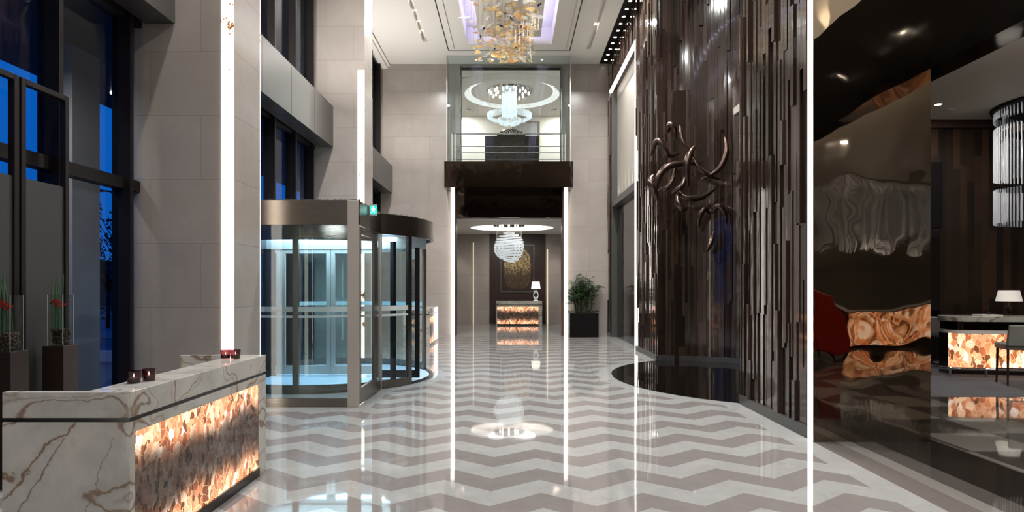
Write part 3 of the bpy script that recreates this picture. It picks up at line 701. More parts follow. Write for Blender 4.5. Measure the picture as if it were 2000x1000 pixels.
def screen(y0, y1, label):
    x = -4.28; t = thing('screen_frame', label, 'screen', (x, (y0+y1)/2, 0), 0, 'framed mesh screens at the left window'); of = (x, (y0+y1)/2, 0)
    for y in (y0, y1-.05): B(x-.03, x+.03, y, y+.05, 0, 3.47).build('post', M['darkframe'], t, of, bevel=.004)
    B(x-.03, x+.03, y0+.05, y1-.05, 3.42, 3.47).build('rail', M['darkframe'], t, of, bevel=.004)
    B(x-.012, x+.012, y0+.05, y1-.05, .02, 2.60).build('mesh_panel', M['mesh'], t, of)
screen(5.325, 5.90, 'brown metal framed screen right of the two behind the vases')
screen(4.72, 5.30, 'brown metal framed screen at the left picture edge behind the left vase')

# ------------------------------------------------------------------ revolving door
t = thing('revolving_door', 'large steel and glass revolving door with drum and side panel on the left', 'revolving door', (-3.33, 11.3, 0)); of = (-3.33, 11.3, 0)
cx, cy, R = -3.33, 11.3, 1.85
XF = -2.1
def A(x, y): return math.atan2(y-cy, x-cx)
aN = A(-2.12, 9.9)
# canopy: box between the pillars plus drum bulging into the lobby
cp = MB()
cp.box(-4.33, XF, 8.41, 8.45, 2.5, 2.83).box(XF-.04, XF, 8.45, 9.87, 2.5, 2.83).box(-4.33, XF, 13.68, 13.70, 2.5, 2.83).box(XF-.04, XF, 12.73, 13.68, 2.5, 2.83)
cp.build('canopy_fascia', M['steel'], t, of)
MB().arc(cx, cy, R-.03, R+.02, aN, -aN, 2.5, 2.83, 40).build('drum_fascia', M['steel'], t, of, True)
MB().arc(cx, cy, R-.05, R-.01, PI, PI*2+aN, 2.38, 2.62, 40).arc(cx, cy, R-.05, R-.01, -aN, PI, 2.38, 2.62, 30).build('drum_ring', M['steel'], t, of, True)
MB().box(-4.3, XF-.06, 8.47, 13.66, 2.70, 2.74).build('canopy_deck', M['blueceil'], t, of)
MB().lathe([(.01, 2.60), (R-.06, 2.60), (R-.06, 2.66), (.01, 2.66)], 48, cx, cy, cap=False).build('drum_ceiling', M['blueceil'], t, of)
for (lx, ly) in ((-3.9, 10.3), (-3.0, 10.2), (-2.3, 10.9), (-3.9, 12.2), (-2.6, 12.3), (-3.1, 11.6)):
    MB().lathe([(.001, 2.585), (.05, 2.585), (.055, 2.6), (.001, 2.6)], 16, lx, ly, cap=False).build('downlight', M['lamp'], t, of)
r = random.Random(11); gr = MB()
for i in range(1500):
    if i % 3 == 0: x, y = r.uniform(-4.3, XF), 8.46+r.random()*.06
    elif i % 3 == 1: x, y = XF-.04-r.random()*.06, r.uniform(8.5, 9.9)
    else:
        a = r.uniform(-1.45, 1.2); q = R-.05-r.random()*.06; x, y = cx+q*math.cos(a), cy+q*math.sin(a)
        if x > -2.15 or abs(y-cy) < 1.4: pass
    s = r.uniform(.006, .014); h = r.uniform(.02, .045)
    gr.add([(x-s, y-s, 2.81), (x+s, y-s, 2.81), (x, y+s, 2.81), (x+r.uniform(-.01, .01), y+r.uniform(-.01, .01), 2.83+h)], [(0, 1, 3), (1, 2, 3), (2, 0, 3)])
o = gr.build('roof_gravel', M['gravel'], t, of); o['kind'] = 'stuff'
MB().box(-4.3, XF-.05, 8.46, 9.9, 2.74, 2.815).arc(cx, cy, .3, R-.04, -1.3, 1.3, 2.74, 2.815, 24).build('roof_topping', M['gravel'], t, of)
# front wing: post, rails, pane
B(XF-.15, XF, 8.40, 8.47, 0, 2.83).build('corner_post', M['steelflat'], t, of, bevel=.004)
B(-4.33, XF-.15, 8.41, 8.46, 0, .12).build('bottom_rail', M['steel'], t, of)
B(-4.33, XF-.15, 8.43, 8.442, .12, 2.5).build('glass_pane', M['glass'], t, of)
# swing door in the side wall, with long pull handles
dr = MB().box(XF-.04, XF, 8.49, 8.57, .02, 2.48).box(XF-.04, XF, 9.38, 9.46, .02, 2.48).box(XF-.04, XF, 8.57, 9.38, .02, .24).box(XF-.04, XF, 8.57, 9.38, 2.38, 2.48).build('side_door', M['steel'], t, of, bevel=.003)
B(XF-.026, XF-.014, 8.57, 9.38, .24, 2.38).build('door_glass', M['glass'], dr)
for dx in (-.10, .06):
    hb = MB().tube([(XF+dx, 9.30, .42), (XF+dx, 9.30, 2.05)], .018, 10)
    for z in (.46, 2.0): hb.tube([(XF-.02, 9.30, z), (XF+dx, 9.30, z)], .01, 8)
    hb.build('door_handle', M['bronze' if dx > 0 else 'chrome'], dr, smooth=True)
B(XF-.06, XF, 9.47, 9.60, 0, 2.5).build('post', M['steel'], t, of, bevel=.004)
B(XF-.05, XF-.01, 9.60, 9.87, 0, .14).build('bottom_rail', M['steel'], t, of)
B(XF-.036, XF-.024, 9.60, 9.87, .14, 2.5).build('glass_pane', M['glass'], t, of)
B(XF-.05, XF, 9.87, 9.93, 0, 2.5).build('post', M['steelflat'], t, of)
# far wing mirrored
B(XF-.05, XF, 12.67, 12.73, 0, 2.5).build('post', M['steelflat'], t, of)
B(XF-.036, XF-.024, 12.73, 13.7, .12, 2.5).build('glass_pane', M['glass'], t, of)
B(XF-.05, XF-.01, 12.73, 13.7, 0, .12).build('bottom_rail', M['steel'], t, of)
# drum: curved panes, posts, rails, manifestation bands
def drum_pane(a0, a1):
    MB().arc(cx, cy, R-.016, R-.004, a0, a1, .13, 2.4, 24).build('curved_glass', M['glass'], t, of, True)
    MB().arc(cx, cy, R-.04, R+.01, a0, a1, .0, .13, 24).build('curved_rail', M['steel'], t, of, True)
    o = MB().arc(cx, cy, R-.003, R+.0, a0, a1, 1.26, 1.34, 24).arc(cx, cy, R-.003, R+.0, a0, a1, 1.17, 1.205, 24).build('frosted_band', M['frost'], t, of, True)
dl = math.radians
drum_pane(dl(-150), dl(-30)); drum_pane(dl(30), dl(150))
for d in (-150, -90, -30, 30, 90, 150):
    a = dl(d); MB().obox(cx+(R-.02)*math.cos(a), cy+(R-.02)*math.sin(a), a, .045, -.03, .03, 0, 2.5).build('drum_post', M['steel'], t, of)
MB().arc(cx, cy, R-.05, R+.01, dl(-30), dl(30), .0, .03, 20).build('threshold', M['kick'], t, of)
# turning wings: two sliding leaves across the middle, two show cases closing the ends
B(cx-R+.1, cx+R-.1, cy-.06, cy+.06, 2.34, 2.56).build('wing_header', M['steelflat'], t, of)
def leaf(x0, x1):
    g = MB().box(x0, x0+.075, cy-.025, cy+.025, .05, 2.34).box(x1-.075, x1, cy-.025, cy+.025, .05, 2.34).box(x0+.075, x1-.075, cy-.025, cy+.025, .05, .2).box(x0+.075, x1-.075, cy-.025, cy+.025, 2.26, 2.34)
    o = g.build('door_leaf', M['steelflat'], t, of, bevel=.002)
    B(x0+.075, x1-.075, cy-.006, cy+.006, .2, 2.26).build('leaf_glass', M['glass'], o)
    B(x0+.01, x1-.01, cy-.03, cy-.015, .0, .05).build('brush_seal', M['blackmatt'], o)
    B(x0+.075, x1-.075, cy-.0085, cy-.0065, 1.25, 1.33).box(x0+.075, x1-.075, cy-.0085, cy-.0065, 1.16, 1.195).build('frosted_band', M['frost'], o)
leaf(cx-.91, cx-.005); leaf(cx+.005, cx+.91)
leaf(cx-1.74, cx-.92)
for sx in (1,):
    g = MB().box(cx+.93, cx+1.0, cy-.5, cy-.44, .05, 2.34).box(cx+1.62, cx+1.70, cy-.5, cy-.44, .05, 2.34).box(cx+1.0, cx+1.62, cy-.5, cy-.44, .05, .18)
    g.build('wing_frame', M['darkframe'], t, of)
    B(cx+1.0, cx+1.62, cy-.475, cy-.465, .18, 2.34).build('wing_glass', M['glass'], t, of)
a = dl(-38)
MB().obox(cx+(R-.12)*math.cos(a), cy+(R-.12)*math.sin(a), a, .03, -.06, .02, .03, 2.4).build('night_door_stile', M['darkframe'], t, of)
MB().lathe([(.01, .002), (R-.06, .002), (R-.06, .012), (.01, .012)], 48, cx, cy, cap=False).build('floor_disc', M['outfloor'], t, of)

# exit sign on the canopy corner
t = thing('exit_sign', 'small lit green exit sign with running figure on the revolving door canopy corner', 'sign', (-2.03, 9.0, 2.71)); t.rotation_euler.z = dl(12)
B(-.055, .055, 0, .025, -.02, .15).build('housing', M['steelflat'], t)
B(-.048, .048, -.003, 0, 0, .13).build('sign_face', M['exitg'], t)
s = MB(); s.lathe([(.001, 0), (.011, .0), (.011, .002), (.001, .002)], 12, cap=False)
def q(pts): # thin plate in the xz plane
    n = len(pts); s.add([(x, -.006, z) for x, z in pts]+[(x, -.0035, z) for x, z in pts], [tuple(range(n)), tuple(range(n, 2*n))[::-1]]+[(i, (i+1) % n, n+(i+1) % n, n+i) for i in range(n)])
s.v = []; s.f = []
q([(.0+.011*math.cos(2*PI*k/10), .108+.011*math.sin(2*PI*k/10)) for k in range(10)])
q([(-.012, .095), (.008, .095), (.004, .06), (-.014, .06)])
q([(.008, .09), (.03, .075), (.028, .068), (.006, .08)]); q([(-.012, .09), (-.032, .078), (-.03, .071), (-.012, .08)])
q([(.004, .062), (.022, .04), (.014, .02), (.007, .022), (.012, .038), (-.006, .058)]); q([(-.014, .062), (-.018, .038), (-.036, .03), (-.034, .022), (-.01, .032), (-.004, .058)])
s.build('pictogram', M['exitw'], t)

# ------------------------------------------------------------------ palm in the black planter
t = thing('potted_palm', 'bushy green lady palm in a square black planter right of the far doorway', 'plant', (2.355, 20.22, 0))
PW = .47
MB().box(-PW, PW, -.2, .35, 0, .78).build('planter', M['blackmatt'], t, bevel=.006)
tag_soil = MB()
r = random.Random(5); lf = MB(); stm = MB()
def fan(c, dirv, size, n=9):
    d = Vector(dirv).normalized(); side = d.cross(Vector((0, 0, 1)))
    if side.length < .1: side = Vector((1, 0, 0))
    side.normalize(); up = side.cross(d)
    for i in range(n):
        a = (i/(n-1)-.5)*2.7
        v = (d*math.cos(a)+side*math.sin(a)); tip = c+v*size+Vector((0, 0, -size*.28)); tip.y = min(tip.y, .52); mid = c+v*size*.5+Vector((0, 0, .02))
        w = v.cross(Vector((0, 0, 1)))
        if w.length < .1: w = side
        w.normalize(); w = w*size*.055+up*size*.015
        lf.add([tuple(c), tuple(mid+w), tuple(tip), tuple(mid-w)], [(0, 1, 2, 3)])
for i in range(24):
    bx, by = r.uniform(-.28, .28), r.uniform(-.08, .2); h = r.uniform(.6, 1.28)
    tx, ty = bx*1.5+r.uniform(-.06, .06), by+r.uniform(-.1, .1)
    stm.tube([(bx, by, .76), ((bx+tx)/2, (by+ty)/2, .78+h*.5), (tx, ty, .78+h)], [.018, .014, .01], 6)
    for k in range(12):
        a = r.uniform(0, 2*PI); e = r.uniform(-.1, .9); z = .78+h*r.uniform(.42, 1.0)
        f = (z-.78)/h; p = Vector((bx+(tx-bx)*f, by+(ty-by)*f, z)); d = Vector((math.cos(a), math.sin(a)*.6, e)); L0 = r.uniform(.08, .2)
        if abs(p.x+d.x*L0) > .62: continue
        c = p+d.normalized()*L0
        stm.tube([tuple(p), tuple(c)], .004, 4); fan(c, d, r.uniform(.14, .24))
stm.build('stems', M['stem'], t, smooth=True); lf.build('foliage', M['leaf'], t)
lf = MB()
for i in range(60):
    x, y = r.uniform(-.5, .5), r.uniform(-.22, .3); fan(Vector((x, y, .80)), (x+r.uniform(-.3, .3), r.uniform(-.6, .3), .5), r.uniform(.08, .15), 6)
lf.build('ground_cover', M['leaf'], t)

# ------------------------------------------------------------------ wall sculpture of curved horns in front of the niche wall
def at(px, py, Y): return Vector(((px-1000)*Y/1200, Y, 1.65+(560-py)*Y/1200))
def crescent(name, pts, Ys, wmax, parent=None, off=None, tips=(.12, .12)):
    K = [at(px, py, Y) for (px, py), Y in zip(pts, Ys)]; n = 22; out = []; rad = []
    m = len(K)-1
    for i in range(n+1):
        u = i/n*m; k = min(int(u), m-1); f = u-k
        p0, p1, p2, p3 = K[max(k-1, 0)], K[k], K[k+1], K[min(k+2, m)]
        out.append(.5*((2*p1)+(p2-p0)*f+(2*p0-5*p1+4*p2-p3)*f*f+(3*p1-p0-3*p2+p3)*f**3))
        s_ = i/n; e = tips[0]+(tips[1]-tips[0])*s_
        rad.append(wmax*(e+(1-e)*math.sin(PI*s_)**.8)+.002)
    mb = MB().tube([tuple(p) for p in out], rad, 10)
    return mb.build(name, M['bronze'], parent, tuple(off) if off else (0, 0, 0), smooth=True)
of = at(1345, 350, 12.9)
t = thing('wall_sculpture', 'tangle of curved bronze horn shapes mounted on the dark timber wall', 'sculpture', tuple(of))
cr = [([(1271, 305), (1282, 276), (1293, 283), (1306, 303), (1329, 298)], .075, (.05, .08)),
      ([(1290, 275), (1292, 290), (1301, 304), (1320, 303)], .05, (.1, .1)),
      ([(1304, 258), (1308, 245), (1316, 249), (1320, 275)], .07, (.55, .08)),
      ([(1328, 243), (1333, 275), (1348, 297), (1352, 312)], .055, (.03, .3)),
      ([(1360, 282), (1345, 305), (1341, 335), (1345, 365)], .075, (.1, .05)),
      ([(1284, 394), (1281, 362), (1300, 328), (1340, 318), (1368, 324)], .07, (.05, .08)),
      ([(1276, 346), (1271, 356), (1277, 370), (1281, 390)], .075, (.9, .03)),
      ([(1290, 366), (1301, 368), (1314, 350), (1320, 322)], .045, (.15, .1)),
      ([(1311, 377), (1332, 362), (1340, 340)], .055, (.03, .4)),
      ([(1415, 266), (1419, 295), (1404, 330), (1366, 353)], .062, (.03, .03)),
      ([(1352, 300), (1362, 325), (1385, 343), (1409, 351)], .045, (.3, .03)),
      ([(1320, 366), (1337, 384), (1368, 386), (1399, 368)], .07, (.08, .03)),
      ([(1324, 378), (1324, 395), (1335, 408), (1342, 402)], .065, (.3, .1))]
for i, (p, w_, tp) in enumerate(cr):
    Yb = 12.75+.04*(i % 4)
    crescent('horn', p, [Yb-.10*math.sin(PI*j/(len(p)-1)) for j in range(len(p))], w_, t, of, tp)
for (px, py) in ((1285, 285), (1345, 320), (1300, 330), (1340, 385), (1405, 325), (1275, 357), (1335, 400), (1312, 250), (1295, 366)):
    a_ = at(px, py, 12.82); MB().tube([tuple(a_), (a_.x, 11.2+math.sqrt(max(.1, 2.45**2-(a_.x-XW)**2)), a_.z)], .012, 6).build('fixing_pin', M['bronze'], t, tuple(of))
for p, w_, tp, lb in (([(1365, 445), (1366, 425), (1376, 409), (1387, 418)], .06, (.03, .15), 'curved bronze horn on the timber wall, left of the heart-like pair'),
                      ([(1390, 418), (1402, 402), (1415, 414), (1420, 438)], .065, (.12, .03), 'curved bronze horn on the timber wall, right of the heart-like pair'),
                      ([(1395, 449), (1388, 475), (1379, 492)], .055, (.02, .45), 'lowest short bronze horn on the timber wall, pointing down')):
    o0 = at(p[0][0], p[0][1], 13.2)
    o = crescent('bronze_horn', p, [13.1, 13.02, 13.02, 13.1][:len(p)], w_, None, o0, tp); tag(o, lb, 'sculpture', 'loose bronze horns below the tangle')

# ------------------------------------------------------------------ glass disc sculpture under the ceiling
t = thing('glass_chandelier', 'cascade of amber and clear blown glass discs hanging under the lobby ceiling', 'chandelier', (0, 14, H))
def disc_mesh(name, mat, r, k, blade=False):
    rg = random.Random(k); n = 14; prof = [(.12, 0), (.45, -.05), (.8, .02), (1, .14)]; vs = []; fs = []
    if blade:
        mb = MB().tube([(-r*1.6, 0, 0), (-r*.5, 0, .01), (r*.5, 0, -.01), (r*1.6, 0, .02)], [.01, .022, .022, .006], 6)
        vs, fs = mb.v, mb.f
    else:
        for q_, z in prof:
            for i in range(n):
                a = 2*PI*i/n; w_ = 1+.1*math.sin(3*a+k)+rg.uniform(-.04, .04)
                vs.append((r*q_*w_*math.cos(a), r*q_*w_*math.sin(a), r*z+r*.07*math.sin(2*a+k)))
        for j in range(3): fs += [(j*n+i, j*n+(i+1) % n, (j+1)*n+(i+1) % n, (j+1)*n+i) for i in range(n)]
        fs.append(tuple(range(n)))
    me = bpy.data.meshes.new(name); me.from_pydata(vs, [], fs); me.materials.append(mat)
    for p in me.polygons: p.use_smooth = True
    return me
DM = [disc_mesh('glass_disc', M[m_], r_, k_, bl) for k_, (m_, r_, bl) in enumerate((('amber', .065, 0), ('amber', .085, 0), ('honey', .07, 0), ('clearbeads', .07, 0), ('orange', .075, 0), ('clearbeads', .09, 1), ('amber', .055, 0), ('honey', .05, 0), ('bluegl', .05, 1)))]
rg = random.Random(21); pts = []; wires = MB(); rest = {}
while len(pts) < 780:
    y = 18.6-9.6*rg.random()**1.6; x = rg.gauss(.12, .36) if rg.random() < .65 else rg.uniform(-1.05, .62)
    if not -1.1 < x < .66: continue
    zmin = 7.85+(y-16)*.12-.25*math.exp(-((x-.3)/.3)**2)
    z = zmin+(9.0-zmin)*rg.random()
    if 560-(z-1.65)*1200/y > 122: continue
    pts.append((x, y, z))
pts.sort(key=lambda p: -(1000 if 560-(p[2]-1.65)*1200/p[1] > -4 else 0)-p[1])
for i, (x, y, z) in enumerate(pts):
    wires.tube([(x, y-14, z-H), (x, y-14, .1)], .0022, 3, cap=False)
    k = rg.choice((0, 1, 2, 2, 3, 3, 3, 4, 5, 6, 7, 7)) if i % 23 else 8
    me = DM[k]; rot = (rg.gauss(0, .3), rg.gauss(0, .3), rg.uniform(0, 6.28))
    if i < 100:
        o = bpy.data.objects.new('glass_disc', me); C.objects.link(o); o.parent = t; o.location = (x, y-14, z-H); o.rotation_euler = rot
    else:
        from mathutils import Euler
        R_ = Euler(rot).to_matrix(); rest.setdefault(me.materials[0].name, (me.materials[0], MB()))[1].add([tuple(R_ @ v.co+Vector((x, y-14, z-H))) for v in me.vertices], [tuple(p.vertices) for p in me.polygons])
for m_, mb_ in rest.values(): mb_.build('glass_discs', m_, t, smooth=True)['kind'] = 'stuff'
o = wires.build('suspension_wires', M['steelflat'], t); o['kind'] = 'stuff'

# ------------------------------------------------------------------ crystal chandeliers of the far rooms
def rod(mb, x, y, z0, z1, r_): mb.add([(x+r_*math.cos(2*PI*k/4), y+r_*math.sin(2*PI*k/4), z) for z in (z0, z1) for k in range(4)], [(k, (k+1) % 4, 4+(k+1) % 4, 4+k) for k in range(4)]+[(3, 2, 1, 0), (4, 5, 6, 7)])
# sphere
t = thing('crystal_chandelier', 'spherical tiered crystal chandelier hanging in front of the gold picture', 'chandelier', (-.12, 24, 3.2))
MB().lathe([(.01, .82), (.62, .82), (.64, .88), (.01, .88)], 32, cap=False).build('ceiling_plate', M['chrome'], t, smooth=True)
s = MB(); wr = MB(); r = random.Random(8)
for k in range(12):
    z = .54-k*.098; rr_ = math.sqrt(max(0, .58**2-z*z)); tilt = (k % 3-1)*.05
    for q_ in range(3):
        r2 = rr_*(1-.25*q_); n = max(6, int(2*PI*r2/.035))
        for i in range(n):
            a = 2*PI*i/n+k; x, y = r2*math.cos(a), r2*math.sin(a); zz = z+.05*math.sin(a+k*.4)
            rod(s, x, y, zz-.028, zz+.022, .010)
for i in range(56):
    a = 2*PI*i/56; x, y = .5*math.cos(a), .5*math.sin(a); wr.tube([(x, y, .2), (x, y, .82)], .0025, 3, cap=False)
s.build('crystals', M['crystal'], t)['kind'] = 'stuff'; wr.build('wires', M['steelflat'], t)['kind'] = 'stuff'
for i in range(8):
    a = 2*PI*i/8; MB().sphere((.35*math.cos(a), .35*math.sin(a), .80), .03, 8, 6).build('bulb', M['lamp'], t, smooth=True)
# upper one
t = thing('crystal_chandelier', 'bright crystal ring chandelier with central cascade hanging behind the balcony', 'chandelier', (-.1, 24, 8.2))
MB().lathe([(.01, 1.03), (.86, 1.03), (.88, 1.10), (.01, 1.10)], 40, cap=False).build('ceiling_plate', M['chrome'], t, smooth=True)
for i in range(26):
    a = i*2.4; q_ = .22+.6*math.sqrt(i/26); MB().sphere((q_*math.cos(a), q_*math.sin(a), 1.0), .035, 8, 6).build('bulb', M['lamp'], t, smooth=True)
s = MB()
for i in range(150):
    a = r.random()*2*PI; q_ = .30*math.sqrt(r.random()); x, y = q_*math.cos(a), q_*math.sin(a)
    z = 1.0
    while z > .1: l = r.uniform(.05, .12); rod(s, x, y, z-l+.01, z, .008); z -= l
s.build('cascade', M['crystalbright'], t)['kind'] = 'stuff'
s = MB()
for q_, z0, z1, sp in ((.86, .06, .20, .045), (.80, .02, .14, .05), (.74, -.02, .06, .05), (.46, -.1, .0, .05), (.38, -.2, -.08, .05), (.26, -.24, -.14, .06)):
    n = int(2*PI*q_/sp)
    for i in range(n): a = 2*PI*i/n; rod(s, q_*math.cos(a), q_*math.sin(a), z0, z1, .012)
s.build('crystal_ring', M['crystalbright'], t)['kind'] = 'stuff'
wr = MB()
for i in range(40): a = 2*PI*i/40; wr.tube([(.8*math.cos(a), .8*math.sin(a), .2), (.8*math.cos(a), .8*math.sin(a), 1.05)], .0025, 3, cap=False)
wr.build('wires', M['steelflat'], t)['kind'] = 'stuff'

# ------------------------------------------------------------------ far room furniture
def picture(x0, x1, z0, z1, y, label, mat, fw, group=None, fm='gold'):
    t = thing('framed_picture', label, 'picture', ((x0+x1)/2, y, z0)); of = ((x0+x1)/2, y, z0)
    MB().box(x0, x1, y-.05, y, z0, z0+fw).box(x0, x1, y-.05, y, z1-fw, z1).box(x0, x0+fw, y-.05, y, z0+fw, z1-fw).box(x1-fw, x1, y-.05, y, z0+fw, z1-fw).build('frame', M[fm], t, of)
    B(x0+fw, x1-fw, y-.02, y-.004, z0+fw, z1-fw).build('canvas', mat, t, of)
picture(-.51, .99, 1.40, 3.50, FY+.04, 'tall framed picture of gold flecks on brown behind the far desk', M['art'], .05, fm='fascia')
picture(.0, 1.22, 7.42, 8.95, FY, 'framed picture with gold frame on the upper room wall behind the balcony', M['mat_white'], .06)
t = thing('table_lamp', 'white table lamp with openwork crystal base on the far desk', 'lamp', (1.02, 26.3, 1.04))
MB().lathe([(.2, .52), (.16, .82), (.158, .82), (.198, .52)], 28, cap=False).build('lamp_shade', M['shade'], t, smooth=True)
b = MB()
for k in range(3): b.tube([(.10*math.cos(a)*1.0, .02*math.sin(2*a+k), .25+.2*math.sin(a)*(1-.25*k)) for a in [2*PI*i/20 for i in range(20)]], .012, 6, closed=True)
b.box(-.1, .1, -.06, .06, 0, .03).build('base', M['crystal'], t, smooth=True)
MB().tube([(0, 0, .03), (0, 0, .6)], .012, 8).build('stem', M['chrome'], t, smooth=True)
t = thing('console_cabinet', 'tall black cabinet with horizontal drawers on the upper floor behind the railing', 'cabinet', (0, 23, 5.6))
B(-1.0, 1.0, -.3, .3, 0, 1.62).build('body', M['blackmatt'], t, bevel=.01)
for k in range(4): B(-.96, .96, -.32, -.3, .05+k*.39, .40+k*.39).build('drawer', M['blackmatt'], t)
t = thing('carved_ornament', 'dark scrolled carved ornament standing on the black upper cabinet', 'ornament', (-.03, 23, 7.222))
b = MB(); r = random.Random(4)
for i in range(11):
    x = -.48+i*.096; h = .12+.14*math.sin(PI*i/10)
    b.tube([(x+.05*math.cos(a)*(1-.08*j), r.uniform(-.02, .02), h+.06*math.sin(a)) for j, a in enumerate([k*.7 for k in range(9)])], .018, 6)
    b.tube([(x, 0, .025), (x+r.uniform(-.03, .03), 0, h)], .02, 6)
b.box(-.53, .53, -.06, .06, 0, .1); b.build('scrollwork', M['darkframe'], t, smooth=True)

# ------------------------------------------------------------------ downlights
def downlight(x, y, z, label, group, rad=.06, rim='strap'):
    t = thing('downlight', label, 'downlight', (x, y, z), 0, group)
    MB().lathe([(rad*1.25, 0), (rad*1.25, -.008), (rad*.95, -.008), (rad*.95, 0)], 20, cap=False).build('rim', M[rim], t, smooth=True)
    MB().lathe([(.001, -.004), (rad*.95, -.004), (rad*.95, -.001), (.001, -.001)], 20, cap=False).build('lens', M['lamp'], t)
for k in range(10):
    downlight(3.12, 20.45-k*.47, H+.009, 'small ceiling downlight in the black strip beside the timber wall', 'downlights in the black ceiling strip', .05, 'blackmatt')
for k, y in enumerate((16.45, 17.15, 17.85, 18.5)): downlight(-2.67, y-.15, H+.12, 'small downlight in the slot of the ceiling left of the cove', 'downlights in the left ceiling slot', .05)
downlight(2.43, 17.9, H+.12, 'single downlight in the slot of the ceiling right of the cove', None, .07)
for x in (-1.2, -.65, 1.0): downlight(x, 20.4, H, 'tiny downlight in the ceiling above the glass balcony screen', 'downlights above the balcony', .035)
for i, (x, y) in enumerate(((8.6, 12.4), (7.0, 8.0), (10.5, 6.0), (7.5, 3.0), (12.5, 1.0), (8.5, -3.0))):
    downlight(x, y, LC, 'round downlight in the pale lounge ceiling' if i else 'round downlight in the lounge ceiling nearest the dark board wall', 'lounge ceiling downlights' if i else None, .07)
tag(MB().lathe([(.001, -.02), (.09, -.02), (.11, 0), (.001, 0)], 20, 9.1, 12.8, cap=False).build('smoke_detector', M['strap'], None, (0, 0, -0.0)), 'small white disc detector on the lounge ceiling', 'detector')
bpy.data.objects['smoke_detector'].location = (0, 0, LC)
tag(MB().lathe([(.001, -.03), (.03, -.03), (.05, 0), (.001, 0)], 16, cap=False).build('smoke_detector', M['chrome']), 'tiny chrome ceiling sensor near the outdoor canopy window', 'detector')
bpy.data.objects['smoke_detector.001'].location = (-3.2, 14.9, H)
tag(MB().lathe([(.001, -.02), (.05, -.02), (.055, 0), (.001, 0)], 16, cap=False).build('canopy_downlight', M['lamp']), 'bright point downlight under the dark outdoor canopy at the left window', 'downlight')
bpy.data.objects['canopy_downlight'].location = (-7.3, 11.25, 5.2)

# ------------------------------------------------------------------ lounge: bar, stools, lamp, glass rod chandelier
t = thing('lounge_bar', 'pale stone topped bar with glowing orange agate front in the lounge', 'bar', (10.6, 11.5, 0), -math.radians(8))
def rounded(x0, x1, y0, y1, r_, z0, z1, n=10):
    P = []
    for cx_, cy_, a in ((x0+r_, y0+r_, PI), (x1-r_, y0+r_, 1.5*PI), (x1-r_, y1-r_, 0), (x0+r_, y1-r_, .5*PI)):
        P += [(cx_+r_*math.cos(a+PI/2*i/n), cy_+r_*math.sin(a+PI/2*i/n)) for i in range(n+1)]
    return MB().prism(P, z0, z1)
rounded(-2.42, 2.6, -.45, .28, .34, 1.00, 1.10).build('counter_top', M['marble'], t, bevel=.008)
rounded(-2.36, 2.5, -.35, .20, .2, .84, 1.0).build('mirror_band', M['balc'], t)
rounded(-2.40, 2.56, -.42, .25, .3, .78, .84).build('stone_ledge', M['strap'], t)
B(-2.36, -1.125, -.30, -.24, .12, .78).build('agate_panel', M['agatebar'], t)
B(-1.115, 2.4, -.30, -.24, .12, .78).build('agate_panel', M['agatebar'], t)
B(-2.30, 2.44, -.24, .2, .0, .78).build('body', M['kick'], t)
fr = MB().tube([(-2.45, .1, .15), (-2.62, -.1, .15), (-2.66, -.35, .15), (-2.5, -.55, .15), (-2.3, -.6, .15), (2.5, -.6, .15)], .03, 10)
for x in (-2.5, -1.9, -.9, .1, 1.1, 2.1): fr.tube([(x, -.57, 0), (x, -.57, .15)], .022, 8)
fr.build('foot_rail', M['chrome'], t, smooth=True)
def stool(loc, rz, label, mat):
    t = thing('bar_stool', label, 'stool', loc, rz, 'bar stools')
    MB().box(-.24, .24, -.22, .24, .60, .70).build('seat', M[mat], t, bevel=.03)
    MB().add([(-.24, .20, .66), (.24, .20, .66), (.24, .28, .66), (-.24, .28, .66), (-.23, .27, 1.02), (.23, .27, 1.02), (.23, .33, 1.02), (-.23, .33, 1.02)], [(0, 3, 2, 1), (4, 5, 6, 7), (0, 1, 5, 4), (1, 2, 6, 5), (2, 3, 7, 6), (3, 0, 4, 7)]).build('backrest', M[mat], t, bevel=.02)
    for x in (-.2, .2):
        for y in (-.18, .2): MB().tube([(x*1.05, y*1.08, 0), (x, y, .61)], [.014, .02], 8).build('leg', M['walnut'], t, smooth=True)
    MB().tube([(-.2, -.18, .25), (.2, -.18, .25), (.2, .2, .25), (-.2, .2, .25)], .01, 6, closed=True).build('footrest', M['walnut'], t, smooth=True)
stool((8.50, 10.35, 0), PI-.3, 'grey backed bar stool in front of the agate bar at the right picture edge', 'greyleather')
stool((9.14, 12.85, 0), PI/2, 'white upholstered bar stool at the end of the bar beside the mirror panel', 'whiteleather')
t = thing('table_lamp', 'white shaded lamp with dark crystal base on the lounge bar', 'lamp', (9.56, 11.82, 1.10))
MB().lathe([(.21, .27), (.165, .48), (.163, .48), (.208, .27)], 28, cap=False).build('lamp_shade', M['shade2'], t, smooth=True)
b = MB(); r = random.Random(2)
for i in range(26): b.sphere((r.uniform(-.035, .035), r.uniform(-.035, .035), .02+i*.006), .02, 6, 4)
b.build('base', M['balc'], t); MB().tube([(0, 0, .14), (0, 0, .40)], .007, 8).build('stem', M['chrome'], t, smooth=True)
tag(MB().lathe([(.001, 0), (.04, 0), (.045, .07), (.04, .07), (.035, .01), (.001, .01)], 16, cap=False).build('votive_glass', M['smoke'], None, (0, 0, 0), True), 'small glass candle cup on the lounge bar left of the lamp', 'candle').location = (9.09, 11.72, 1.121)
tag(B(-.2, .2, -.13, .13, 0, .02).build('serving_tray', M['strap'], None, (0, 0, 0), bevel=.004), 'flat white tray under the candle cup on the lounge bar', 'tray').location = (9.07, 11.72, 1.10)
t = thing('glass_rod_chandelier', 'large chandelier of long clear glass rods hanging over the lounge bar', 'chandelier', (11.15, 12.2, LC)); r = random.Random(6)
